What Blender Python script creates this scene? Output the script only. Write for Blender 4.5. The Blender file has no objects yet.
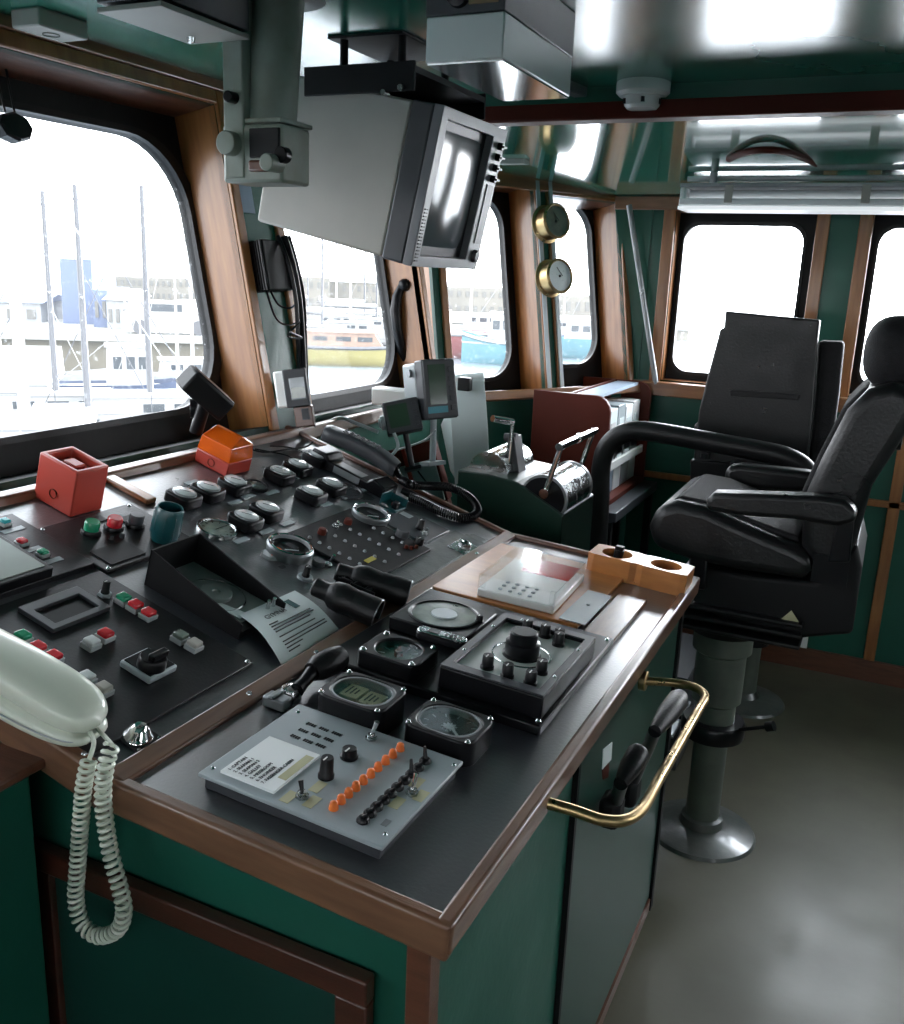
import bpy, bmesh, math, random
from mathutils import Vector, Matrix
random.seed(7)
D = bpy.data
col = bpy.context.scene.collection
sc = bpy.context.scene
PI = math.pi
R = math.radians

# ------------------------------------------------------------------ camera
FPX = 920.0
CAM = Vector((0, 0, 1.65))
_p, _r, _y = R(14.6), R(2.3), R(25.0)
cF = Vector((-math.sin(_y)*math.cos(_p), math.cos(_y)*math.cos(_p), -math.sin(_p)))
_R0 = Vector((math.cos(_y), math.sin(_y), 0)); _U0 = _R0.cross(cF)
cR = math.cos(_r)*_R0 + math.sin(_r)*_U0
cU = -math.sin(_r)*_R0 + math.cos(_r)*_U0
cd = D.cameras.new('camera'); cam = D.objects.new('camera', cd); col.objects.link(cam)
cam.matrix_world = Matrix(((cR.x, cU.x, -cF.x, CAM.x), (cR.y, cU.y, -cF.y, CAM.y), (cR.z, cU.z, -cF.z, CAM.z), (0, 0, 0, 1)))
cd.sensor_fit = 'HORIZONTAL'; cd.sensor_width = 36.0; cd.lens = 36.0*FPX/904.0
cd.clip_start = 0.05; cd.clip_end = 500
sc.camera = cam

# ------------------------------------------------------------------ sky and exposure
SKY = 7.5
SUNWARD = 3.6          # how many times brighter the overcast gets around the hidden sun
w = D.worlds.new('sky'); sc.world = w; w.use_nodes = True
nt = w.node_tree; nt.nodes.clear()
wo = nt.nodes.new('ShaderNodeOutputWorld'); bg = nt.nodes.new('ShaderNodeBackground')
tc = nt.nodes.new('ShaderNodeTexCoord'); sx = nt.nodes.new('ShaderNodeSeparateXYZ'); cr = nt.nodes.new('ShaderNodeValToRGB')
nt.links.new(tc.outputs['Generated'], sx.inputs[0]); nt.links.new(sx.outputs['Z'], cr.inputs[0])
cr.color_ramp.elements[0].position = 0.0; cr.color_ramp.elements[0].color = (.93, .96, 1, 1)
cr.color_ramp.elements[1].position = 1.0; cr.color_ramp.elements[1].color = (.80, .90, 1, 1)
nt.links.new(cr.outputs[0], bg.inputs[0])
_az, _el = R(14), R(28)
dp = nt.nodes.new('ShaderNodeVectorMath'); dp.operation = 'DOT_PRODUCT'; nt.links.new(tc.outputs['Generated'], dp.inputs[0])
dp.inputs[1].default_value = (math.sin(_az)*math.cos(_el), math.cos(_az)*math.cos(_el), math.sin(_el))
mr = nt.nodes.new('ShaderNodeMapRange'); mr.interpolation_type = 'SMOOTHSTEP'; mr.inputs['From Min'].default_value = .62; mr.inputs['From Max'].default_value = .99
mr.inputs['To Min'].default_value = SKY; mr.inputs['To Max'].default_value = SKY*(1+SUNWARD)
nt.links.new(dp.outputs['Value'], mr.inputs['Value']); nt.links.new(mr.outputs[0], bg.inputs[1])
nt.links.new(bg.outputs[0], wo.inputs[0])
sc.view_settings.view_transform = 'Standard'; sc.view_settings.look = 'None'
sc.view_settings.gamma = 1.0; sc.view_settings.exposure = 0.15
sc.view_settings.use_curve_mapping = False
try:
    sc.cycles.use_denoising = True
    sc.cycles.max_bounces = 8; sc.cycles.transparent_max_bounces = 12
    sc.cycles.sample_clamp_indirect = 8.0
    sc.cycles.caustics_reflective = False; sc.cycles.caustics_refractive = False
except Exception:
    pass

# ------------------------------------------------------------------ measuring: a pixel of the photograph to a point on a real plane
def ray(px, py): return cF + cR*((px-452.0)/FPX) - cU*((py-512.0)/FPX)
def AX(px, py, X): d = ray(px, py); return CAM + d*((X-CAM.x)/d.x)
def AY(px, py, Y): d = ray(px, py); return CAM + d*((Y-CAM.y)/d.y)
def AZ(px, py, Z): d = ray(px, py); return CAM + d*((Z-CAM.z)/d.z)

class Frame:
    """a plane with its own axes; x and y lie in it, z is its normal"""
    def __init__(s, o, ex, ey):
        s.o = Vector(o); s.x = Vector(ex).normalized(); s.z = s.x.cross(Vector(ey)).normalized(); s.y = s.z.cross(s.x).normalized()
    def hit(s, px, py, h=0.0):
        d = ray(px, py); o = s.o + s.z*h
        return CAM + d*((o-CAM).dot(s.z)/d.dot(s.z))
    def loc(s, px, py, h=0.0):
        v = s.hit(px, py, h) - s.o; return Vector((v.dot(s.x), v.dot(s.y), h))
    def pt(s, x, y, z=0.0): return s.o + s.x*x + s.y*y + s.z*z
    def mat(s, o=None, rot=0.0):
        o = s.o if o is None else o
        m = Matrix(((s.x.x, s.y.x, s.z.x, o.x), (s.x.y, s.y.y, s.z.y, o.y), (s.x.z, s.y.z, s.z.z, o.z), (0, 0, 0, 1)))
        return m @ Matrix.Rotation(rot, 4, 'Z')
    def rect(s, pts, h=0.0):
        l = [s.loc(*p, h) for p in pts]; xs = [p.x for p in l]; ys = [p.y for p in l]
        return s.pt((min(xs)+max(xs))/2, (min(ys)+max(ys))/2, 0), max(xs)-min(xs), max(ys)-min(ys)

# ------------------------------------------------------------------ materials
def mat(name, c, rough=.5, metal=0.0, var=0.15, scale=8.0, bump=0.0, bscale=40.0, coat=0.0, crough=.12, cior=0, spec=.5, rvar=0.0, c2=None, stretch=None, trans=0.0, emit=None, alpha=1.0, grain=False):
    if name in D.materials: return D.materials[name]
    m = D.materials.new(name); m.use_nodes = True; n = m.node_tree; b = n.nodes['Principled BSDF']
    b.inputs['Roughness'].default_value = rough; b.inputs['Metallic'].default_value = metal
    b.inputs['Coat Weight'].default_value = coat; b.inputs['Coat Roughness'].default_value = crough
    b.inputs['Specular IOR Level'].default_value = spec
    b.inputs['Transmission Weight'].default_value = trans; b.inputs['Alpha'].default_value = alpha
    t = n.nodes.new('ShaderNodeTexCoord'); mp = n.nodes.new('ShaderNodeMapping')
    n.links.new(t.outputs['Object'], mp.inputs[0])
    if stretch: mp.inputs['Scale'].default_value = stretch
    nz = n.nodes.new('ShaderNodeTexNoise'); nz.inputs['Scale'].default_value = scale; nz.inputs['Detail'].default_value = 6
    n.links.new(mp.outputs[0], nz.inputs['Vector'])
    mx = n.nodes.new('ShaderNodeMix'); mx.data_type = 'RGBA'
    if c2 is None: c2 = tuple(max(0, x*(1-var)) for x in c[:3])
    mx.inputs['A'].default_value = (*c[:3], 1); mx.inputs['B'].default_value = (*c2[:3], 1)
    r1 = n.nodes.new('ShaderNodeMapRange'); r1.inputs['From Min'].default_value = .28; r1.inputs['From Max'].default_value = .72
    n.links.new(nz.outputs['Fac'], r1.inputs['Value']); n.links.new(r1.outputs[0], mx.inputs['Factor'])
    n.links.new(mx.outputs['Result'], b.inputs['Base Color'])
    if rvar:
        r2 = n.nodes.new('ShaderNodeMapRange'); r2.inputs['From Min'].default_value = .3; r2.inputs['From Max'].default_value = .7
        r2.inputs['To Min'].default_value = max(.02, rough-rvar); r2.inputs['To Max'].default_value = min(1, rough+rvar)
        n.links.new(nz.outputs['Fac'], r2.inputs['Value']); n.links.new(r2.outputs[0], b.inputs['Roughness'])
    if bump:
        nb = n.nodes.new('ShaderNodeTexNoise'); nb.inputs['Scale'].default_value = bscale; nb.inputs['Detail'].default_value = 4
        n.links.new(mp.outputs[0], nb.inputs['Vector'])
        bp = n.nodes.new('ShaderNodeBump'); bp.inputs['Strength'].default_value = bump; bp.inputs['Distance'].default_value = .01
        n.links.new(nb.outputs['Fac'], bp.inputs['Height']); n.links.new(bp.outputs[0], b.inputs['Normal'])
    if cior: b.inputs['Coat IOR'].default_value = cior
    if emit:
        b.inputs['Emission Color'].default_value = (*emit[:3], 1); b.inputs['Emission Strength'].default_value = emit[3]
    return m

def glass_pane(name, tint=(1, 1, 1), gloss=1.5, dirt=.04, dscale=60, rough=.03):
    m = D.materials.new(name); m.use_nodes = True; n = m.node_tree; n.nodes.clear()
    o = n.nodes.new('ShaderNodeOutputMaterial'); tr = n.nodes.new('ShaderNodeBsdfTransparent'); gl = n.nodes.new('ShaderNodeBsdfGlossy')
    df = n.nodes.new('ShaderNodeBsdfTranslucent'); m1 = n.nodes.new('ShaderNodeMixShader'); m2 = n.nodes.new('ShaderNodeMixShader')
    tr.inputs[0].default_value = (*tint, 1); gl.inputs['Roughness'].default_value = rough
    df.inputs[0].default_value = (.9, .9, .9, 1)
    t = n.nodes.new('ShaderNodeTexCoord'); nz = n.nodes.new('ShaderNodeTexNoise'); nz.inputs['Scale'].default_value = dscale; nz.inputs['Detail'].default_value = 5
    n.links.new(t.outputs['Object'], nz.inputs['Vector'])
    r = n.nodes.new('ShaderNodeMapRange'); r.inputs['From Min'].default_value = .62; r.inputs['From Max'].default_value = .72
    r.inputs['To Min'].default_value = dirt; r.inputs['To Max'].default_value = min(1, dirt*8)
    n.links.new(nz.outputs['Fac'], r.inputs['Value'])
    fz = n.nodes.new('ShaderNodeLayerWeight'); fz.inputs[0].default_value = .5; pw = n.nodes.new('ShaderNodeMath'); pw.operation = 'POWER'; pw.inputs[1].default_value = 4.0
    mu = n.nodes.new('ShaderNodeMath'); mu.operation = 'MULTIPLY_ADD'; mu.inputs[1].default_value = gloss*.5; mu.inputs[2].default_value = .03*gloss; mu.use_clamp = True
    n.links.new(fz.outputs['Facing'], pw.inputs[0]); n.links.new(pw.outputs[0], mu.inputs[0]); n.links.new(mu.outputs[0], m1.inputs[0])
    n.links.new(tr.outputs[0], m1.inputs[1]); n.links.new(gl.outputs[0], m1.inputs[2])
    n.links.new(r.outputs[0], m2.inputs[0]); n.links.new(m1.outputs[0], m2.inputs[1]); n.links.new(df.outputs[0], m2.inputs[2])
    n.links.new(m2.outputs[0], o.inputs[0])
    return m

GREEN = (.009, .092, .062)
M = dict(
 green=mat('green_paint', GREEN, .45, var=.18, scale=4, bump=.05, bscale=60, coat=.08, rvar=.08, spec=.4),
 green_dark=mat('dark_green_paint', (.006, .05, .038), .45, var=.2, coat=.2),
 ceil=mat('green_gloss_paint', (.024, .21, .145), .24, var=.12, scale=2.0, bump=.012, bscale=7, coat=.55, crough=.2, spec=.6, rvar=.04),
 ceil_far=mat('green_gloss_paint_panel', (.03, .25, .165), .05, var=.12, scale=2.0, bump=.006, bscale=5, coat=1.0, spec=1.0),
 wood=mat('varnished_wood', (.34, .145, .045), .36, c2=(.20, .075, .024), scale=5, stretch=(9, 1.0, 9), coat=.22, bump=.05, bscale=30),
 woodh=mat('varnished_wood_along', (.27, .12, .045), .32, c2=(.15, .06, .024), scale=5, stretch=(1.0, 9, 9), coat=.5, bump=.05, bscale=30),
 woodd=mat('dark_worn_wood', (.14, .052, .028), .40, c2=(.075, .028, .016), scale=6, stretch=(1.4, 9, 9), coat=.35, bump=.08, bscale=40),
 woodr=mat('dark_reddish_rail_wood', (.075, .024, .014), .40, c2=(.045, .015, .010), scale=6, stretch=(1.4, 9, 9), coat=.3, bump=.06, bscale=40),
 woodo=mat('worn_wood_edging', (.19, .095, .055), .42, c2=(.10, .045, .026), scale=6, stretch=(9, 1.4, 9), coat=.9, crough=.2, bump=.06, bscale=50),
 woodox=mat('worn_wood_sill', (.20, .10, .055), .40, c2=(.11, .05, .028), scale=6, stretch=(1.4, 9, 9), coat=.3, bump=.1, bscale=50),
 woodl=mat('orange_wood', (.50, .20, .055), .35, c2=(.36, .13, .035), scale=5, stretch=(2, 9, 9), coat=.7, crough=.28, spec=.5, bump=.04),
 redbrown=mat('red_brown_panel', (.105, .018, .010), .5, c2=(.08, .014, .008), scale=3, spec=.2),
 top=mat('black_worktop', (.012, .014, .020), .30, c2=(.018, .020, .026), scale=7, bump=.14, bscale=150, rvar=.04, spec=.9, coat=1.0, crough=.36, cior=1.8),
 top1=mat('black_worktop_lacquered', (.012, .014, .020), .32, c2=(.018, .020, .026), scale=7, bump=.10, bscale=160, rvar=.04, spec=1.0, coat=1.0, crough=.30, cior=1.9),
 panelblk=mat('black_panel_paint', (.010, .010, .012), .38, spec=.4, var=.3, scale=20, bump=.05, bscale=150, rvar=.08),
 blk=mat('black_plastic', (.006, .006, .0075), .30, var=.3, scale=15, spec=.25),
 blkm=mat('black_matt', (.006, .006, .007), .55, spec=.25, var=.3, scale=15, bump=.05),
 rubber=mat('black_rubber', (.007, .007, .008), .42, spec=.35, var=.3, scale=30, bump=.1, bscale=200),
 leather=mat('black_leather', (.008, .008, .009), .36, spec=.4, var=.3, scale=12, bump=.12, bscale=120, rvar=.1),
 fabric=mat('charcoal_fabric', (.012, .012, .014), .75, spec=.3, var=.35, scale=80, bump=.3, bscale=300),
 greym=mat('grey_metal', (.28, .30, .31), .35, metal=.6, var=.25, scale=12, rvar=.1),
 greyp=mat('grey_paint', (.36, .41, .43), .42, coat=.3, crough=.3, var=.15, scale=8, bump=.03, bscale=80),
 greyd=mat('dark_grey_plastic', (.042, .045, .052), .42, var=.2, scale=20),
 steel=mat('brushed_steel', (.55, .58, .58), .22, metal=1, var=.25, scale=30, rvar=.1),
 chrome=mat('chrome', (.8, .8, .8), .08, metal=1, var=.05),
 brass=mat('brass', (.50, .36, .18), .34, metal=1, var=.3, scale=25, rvar=.1),
 white=mat('white_plastic', (.80, .81, .79), .38, var=.06, scale=6, coat=.6, crough=.2),
 cream=mat('cream_plastic', (.66, .70, .60), .30, var=.06, scale=6, coat=.3),
 beige=mat('beige_metal', (.40, .38, .34), .5, var=.1, scale=9, bump=.02),
 red=mat('red_plastic', (.42, .045, .028), .38, var=.15, scale=6),
 redl=mat('red_lens', (.60, .02, .03), .2, var=.1, coat=.5),
 greenl=mat('green_lens', (.01, .26, .13), .2, var=.1, coat=.5),
 cyanl=mat('turquoise_lens', (.02, .33, .36), .2, var=.1, coat=.5),
 amber=mat('amber_lens', (.88, .14, .008), .15, var=.1, coat=.6, trans=.35),
 orange=mat('orange_plastic', (.80, .17, .02), .35, var=.1),
 teal=mat('teal_plastic', (.010, .075, .085), .3, var=.15, coat=.3),
 clear=mat('clear_lens', (.34, .36, .36), .12, var=.05, coat=.6),
 dial=mat('pale_dial', (.62, .66, .66), .25, var=.25, scale=25, coat=.8),
 dialg=mat('greenish_dial', (.20, .24, .20), .25, var=.5, scale=30, coat=.8),
 paper=mat('paper', (.66, .73, .73), .6, var=.05, scale=6),
 paperw=mat('white_card', (.80, .82, .82), .5, var=.04, scale=6),
 ink=mat('ink', (.02, .02, .025), .6, var=.1),
 lcd=mat('green_lcd', (.035, .075, .045), .15, var=.1, coat=.8),
 screen=mat('dark_screen', (.03, .035, .04), .06, var=.1, coat=1),
 floor=mat('brown_grey_lino', (.105, .098, .066), .45, c2=(.082, .076, .054), scale=3.5, bump=.05, bscale=25, rvar=.08, coat=.05, spec=.35),
 perif=mat('aged_green_grey_paint', (.30, .35, .31), .45, c2=(.17, .18, .13), scale=9, bump=.08, bscale=60),
 yell=mat('yellowed_tape', (.48, .46, .28), .6, var=.1),
 blue=mat('blue_plastic', (.10, .28, .40), .4, var=.1),
 bluep=mat('pale_blue_card', (.30, .38, .48), .5, var=.1),
 tubew=mat('white_enamel', (.75, .77, .78), .25, var=.05, coat=.5),
)
M['glow'] = D.materials.new('glowing_white_acrylic'); M['glow'].use_nodes = True
_n = M['glow'].node_tree; _n.nodes['Principled BSDF'].inputs['Emission Color'].default_value = (.95, .98, 1, 1); _n.nodes['Principled BSDF'].inputs['Emission Strength'].default_value = 2.0; _o = _n.nodes['Material Output']; _pb = _n.nodes['Principled BSDF']; _pb.inputs['Base Color'].default_value = (.85, .87, .88, 1); _pb.inputs['Roughness'].default_value = .25  # emission added to brighten the diffuser; the tubes themselves give no light
_tl = _n.nodes.new('ShaderNodeBsdfTranslucent'); _tl.inputs[0].default_value = (.85, .87, .88, 1); _mx = _n.nodes.new('ShaderNodeMixShader'); _mx.inputs[0].default_value = .85
_n.links.new(_pb.outputs[0], _mx.inputs[1]); _n.links.new(_tl.outputs[0], _mx.inputs[2]); _n.links.new(_mx.outputs[0], _o.inputs[0])
M['glass'] = glass_pane('window_glass', gloss=.05, dirt=.022)
M['acryl'] = glass_pane('clear_acrylic', tint=(.98, .985, .985), gloss=1.2, dirt=.0, rough=.10)
M['gglass'] = glass_pane('gauge_glass', tint=(.9, .92, .92), gloss=1.6, dirt=.03, dscale=90)

# ------------------------------------------------------------------ mesh building
class MB:
    def __init__(s): s.b = bmesh.new()
    def _t(s, vs, m):
        if m is not None:
            for v in vs: v.co = m @ v.co
    def box(s, c, size, m=None, mi=0, rot=None):
        r = bmesh.ops.create_cube(s.b, size=1.0); vs = r['verts']
        for v in vs: v.co = Vector((v.co.x*size[0], v.co.y*size[1], v.co.z*size[2]))
        if rot is not None: s._t(vs, rot)
        for v in vs: v.co += Vector(c)
        s._t(vs, m); s._mi(vs, mi); return s
    def _mi(s, vs, mi):
        if mi:
            for f in {f for v in vs for f in v.link_faces}: f.material_index = mi
    def hexa(s, p, mi=0):
        """8 corners: 4 below in order, then 4 above in the same order"""
        v = [s.b.verts.new(q) for q in p]
        for a in ((3, 2, 1, 0), (4, 5, 6, 7), (0, 1, 5, 4), (1, 2, 6, 5), (2, 3, 7, 6), (3, 0, 4, 7)):
            f = s.b.faces.new([v[i] for i in a]); f.material_index = mi
        return s
    def cyl(s, p0, p1, r0, r1=None, n=20, mi=0, cap=True):
        p0 = Vector(p0); p1 = Vector(p1); r1 = r0 if r1 is None else r1; d = (p1-p0).normalized()
        a = d.orthogonal().normalized(); b = d.cross(a); L = []
        for p, r in ((p0, r0), (p1, r1)):
            L.append([s.b.verts.new(p + (a*math.cos(2*PI*i/n)+b*math.sin(2*PI*i/n))*r) for i in range(n)])
        for i in range(n):
            f = s.b.faces.new((L[0][i], L[0][(i+1) % n], L[1][(i+1) % n], L[1][i])); f.material_index = mi
        if cap:
            f = s.b.faces.new(L[0][::-1]); f.material_index = mi
            f = s.b.faces.new(L[1]); f.material_index = mi
        return s
    def lathe(s, prof, c=(0, 0, 0), n=28, mi=0, sx=1.0, sy=1.0):
        """profile of (r, z) about local z at c"""
        c = Vector(c); L = []
        for r, z in prof:
            if r < 1e-6: L.append([s.b.verts.new(c+Vector((0, 0, z)))])
            else: L.append([s.b.verts.new(c+Vector((r*sx*math.cos(2*PI*i/n), r*sy*math.sin(2*PI*i/n), z))) for i in range(n)])
        for A, B in zip(L, L[1:]):
            for i in range(n):
                j = (i+1) % n
                if len(A) == 1 and len(B) == 1: continue
                if len(A) == 1: f = s.b.faces.new((A[0], B[j], B[i]))
                elif len(B) == 1: f = s.b.faces.new((A[i], A[j], B[0]))
                else: f = s.b.faces.new((A[i], A[j], B[j], B[i]))
                f.material_index = mi
        return s
    def prism(s, pts, z0, z1, mi=0, m=None):
        a = [s.b.verts.new((x, y, z0)) for x, y in pts]; b = [s.b.verts.new((x, y, z1)) for x, y in pts]; n = len(pts)
        fs = [s.b.faces.new(a[::-1]), s.b.faces.new(b)]
        for i in range(n): fs.append(s.b.faces.new((a[i], a[(i+1) % n], b[(i+1) % n], b[i])))
        for f in fs: f.material_index = mi
        s._t(a+b, m); return s
    def ring(s, outer, inner, z0, z1, mi=0, m=None):
        """outline to outline of the same count, with thickness"""
        n = len(outer)
        V = [[s.b.verts.new((x, y, z)) for x, y in P] for P, z in ((outer, z0), (inner, z0), (inner, z1), (outer, z1))]
        for k in range(4):
            A, B = V[k], V[(k+1) % 4]
            for i in range(n):
                f = s.b.faces.new((A[i], A[(i+1) % n], B[(i+1) % n], B[i])); f.material_index = mi
        if m is not None: s._t([v for q in V for v in q], m)
        return s
    def tube(s, pts, r, n=10, mi=0, closed=False):
        P = [Vector(p) for p in pts]; m = len(P); rs = r if isinstance(r, (list, tuple)) else [r]*m
        up = None; L = []
        for i in range(m):
            if closed: t = (P[(i+1) % m]-P[i-1]).normalized()
            else: t = (P[min(i+1, m-1)]-P[max(i-1, 0)]).normalized()
            if up is None: up = t.orthogonal().normalized()
            up = (up - t*up.dot(t)); up = up.normalized() if up.length > 1e-6 else t.orthogonal().normalized()
            b = t.cross(up)
            L.append([s.b.verts.new(P[i]+(up*math.cos(2*PI*k/n)+b*math.sin(2*PI*k/n))*rs[i]) for k in range(n)])
        for i in range(m if closed else m-1):
            A, B = L[i], L[(i+1) % m]
            for k in range(n):
                f = s.b.faces.new((A[k], A[(k+1) % n], B[(k+1) % n], B[k])); f.material_index = mi
        if not closed:
            f = s.b.faces.new(L[0][::-1]); f.material_index = mi
            f = s.b.faces.new(L[-1]); f.material_index = mi
        return s
    def grid(s, f, nu, nv, mi=0, thick=None):
        """surface f(u,v) -> point; thick = vector offset for a second skin"""
        V = [[s.b.verts.new(f(i/nu, j/nv)) for j in range(nv+1)] for i in range(nu+1)]
        for i in range(nu):
            for j in range(nv):
                q = s.b.faces.new((V[i][j], V[i+1][j], V[i+1][j+1], V[i][j+1])); q.material_index = mi
        if thick is not None:
            t = Vector(thick); W = [[s.b.verts.new(v.co+t) for v in r] for r in V]
            for i in range(nu):
                for j in range(nv): s.b.faces.new((W[i][j+1], W[i+1][j+1], W[i+1][j], W[i][j]))
            for i in range(nu):
                s.b.faces.new((V[i][0], W[i][0], W[i+1][0], V[i+1][0])); s.b.faces.new((V[i+1][nv], W[i+1][nv], W[i][nv], V[i][nv]))
            for j in range(nv):
                s.b.faces.new((V[0][j+1], W[0][j+1], W[0][j], V[0][j])); s.b.faces.new((V[nu][j], W[nu][j], W[nu][j+1], V[nu][j+1]))
        return s
    def build(s, name, material, parent=None, bevel=0.0, seg=2, smooth=True, subsurf=0, label=None, kind=None, mw=None):
        bmesh.ops.recalc_face_normals(s.b, faces=s.b.faces[:])
        me = D.meshes.new(name); s.b.to_mesh(me); s.b.free()
        for m_ in (material if isinstance(material, (list, tuple)) else [material]): me.materials.append(M[m_] if isinstance(m_, str) else m_)
        if smooth and len(me.polygons):
            me.shade_smooth(); me.set_sharp_from_angle(angle=R(38))
        o = D.objects.new(name, me); col.objects.link(o)
        if parent is not None: o.parent = parent
        if mw is not None: o.matrix_world = mw
        if bevel:
            b = o.modifiers.new('edge', 'BEVEL'); b.width = bevel; b.segments = seg; b.limit_method = 'ANGLE'; b.angle_limit = R(40)
        if subsurf:
            q = o.modifiers.new('sub', 'SUBSURF'); q.levels = subsurf; q.render_levels = subsurf
        if label: o['label'] = label
        if kind: o['kind'] = kind
        return o

def empty(name, m, label=None, cat=None, group=None, kind=None):
    o = D.objects.new(name, None); col.objects.link(o); o.empty_display_size = .05
    o.matrix_world = m if isinstance(m, Matrix) else Matrix.Translation(Vector(m))
    return tag(o, label, cat, group, kind)
def tag(o, label=None, cat=None, group=None, kind=None):
    if label: o['label'] = label
    if cat: o['category'] = cat
    if group: o['group'] = group
    if kind: o['kind'] = kind
    return o
def B1(name, c, size, material, parent=None, bevel=0.0, **k): return MB().box(c, size).build(name, material, parent, bevel, **k)
def rrect(w, h, r, n=6, cx=0, cy=0, bulge=0.0):
    P = []
    for k, (sx_, sy_) in enumerate(((1, 1), (-1, 1), (-1, -1), (1, -1))):
        for i in range(n+1):
            a = PI/2*k + PI/2*i/n
            P.append((cx+sx_*(w/2-r)+r*math.cos(a), cy+sy_*(h/2-r)+r*math.sin(a)))
    if bulge:
        P = [(cx+(x-cx)*(1+bulge*math.cos((y-cy)/(h/2)*PI/2)), cy+(y-cy)*(1+bulge*math.cos((x-cx)/(w/2)*PI/2))) for x, y in P]
    return P
def rect_match(w, h, inner, cx=0, cy=0):
    """points on a rectangle, one for each point of a rounded outline"""
    P = []
    for x, y in inner:
        dx, dy = x-cx, y-cy; k = min((w/2)/max(abs(dx), 1e-9), (h/2)/max(abs(dy), 1e-9)); P.append((cx+dx*k, cy+dy*k))
    return P
def circ(r, n=32, cx=0, cy=0): return [(cx+r*math.cos(2*PI*i/n), cy+r*math.sin(2*PI*i/n)) for i in range(n)]
def smooth_path(pts, n=8):
    P = [Vector(p) for p in pts]; out = []
    for i in range(len(P)-1):
        p0 = P[max(i-1, 0)]; p1 = P[i]; p2 = P[i+1]; p3 = P[min(i+2, len(P)-1)]
        for k in range(n):
            t = k/n
            out.append(.5*((2*p1)+(p2-p0)*t+(2*p0-5*p1+4*p2-p3)*t*t+(3*p1-p0-3*p2+p3)*t**3))
    out.append(P[-1]); return out
def text(name, s, size, material, parent, m, align='LEFT', ext=.0002):
    c = D.curves.new(name, 'FONT'); c.body = s; c.size = size; c.extrude = ext; c.align_x = align; c.align_y = 'CENTER'
    o = D.objects.new(name, c); col.objects.link(o); me = D.meshes.new_from_object(o.evaluated_get(bpy.context.evaluated_depsgraph_get()))
    D.objects.remove(o); D.curves.remove(c); me.materials.clear(); me.materials.append(M[material])
    o = D.objects.new(name, me); col.objects.link(o); o.parent = parent; o.matrix_local = m; return o
def copy_tree(o, m=None, label=None):
    c = o.copy(); col.objects.link(c)
    if m is not None: c.matrix_world = m
    if label: c['label'] = label
    for ch in list(o.children):
        d = ch.copy(); col.objects.link(d); d.parent = c
        for g in list(ch.children):
            e = g.copy(); col.objects.link(e); e.parent = d
    return c
T = Matrix.Translation

# ================================================================== THE ROOM
LEAN = R(11)
def ceil_z(y): return 2.12 if y < 2.2 else 2.12 - .12*((y-2.2)/1.95)**1.3
NEAR, FAR, AFT = -1.7, 4.15, 1.9
# floor
B1('floor', ((AFT-1.56)/2-.1, (NEAR+FAR)/2, -.03), (AFT+1.9, FAR-NEAR+.3, .06), 'floor', kind='structure', smooth=False)
# ceiling, cambered towards the side of the ship, in two panels either side of the beam
BEAM_Y = 2.44
def ceil_part(name, y0, y1, m):
    MB().grid(lambda u, v: Vector((-2.2+u*4.3, y0+(y1-y0)*v, ceil_z(y0+(y1-y0)*v))), 10, 14, thick=(0, 0, .06)).build(name, m, kind='structure')
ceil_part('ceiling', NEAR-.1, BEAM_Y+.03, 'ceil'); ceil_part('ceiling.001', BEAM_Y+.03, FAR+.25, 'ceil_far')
B1("trim_1", (0, BEAM_Y, 2.060), (3.9, .07, .046), "redbrown", kind="structure", bevel=.006)
B1("trim_13", (0, BEAM_Y+.01, 2.098), (3.9, .09, .04), "green", kind="structure")

def lining(name, fr, U0, U1, V0, V1, holes, m, th=.02):
    """flat lining with rectangular holes, in the frame's own axes"""
    us = sorted({U0, U1, *[h[0] for h in holes], *[h[1] for h in holes]}); vs = sorted({V0, V1, *[h[2] for h in holes], *[h[3] for h in holes]})
    b = MB()
    for a, c in zip(us, us[1:]):
        run = None
        for d, e in zip(vs, vs[1:]):
            um, vm = (a+c)/2, (d+e)/2
            if any(h[0] < um < h[1] and h[2] < vm < h[3] for h in holes): continue
            b.box(((a+c)/2, (d+e)/2, -th/2), (c-a, e-d, th))
    return b.build(name, m, mw=fr.mat(), kind='structure', smooth=False)

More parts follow.
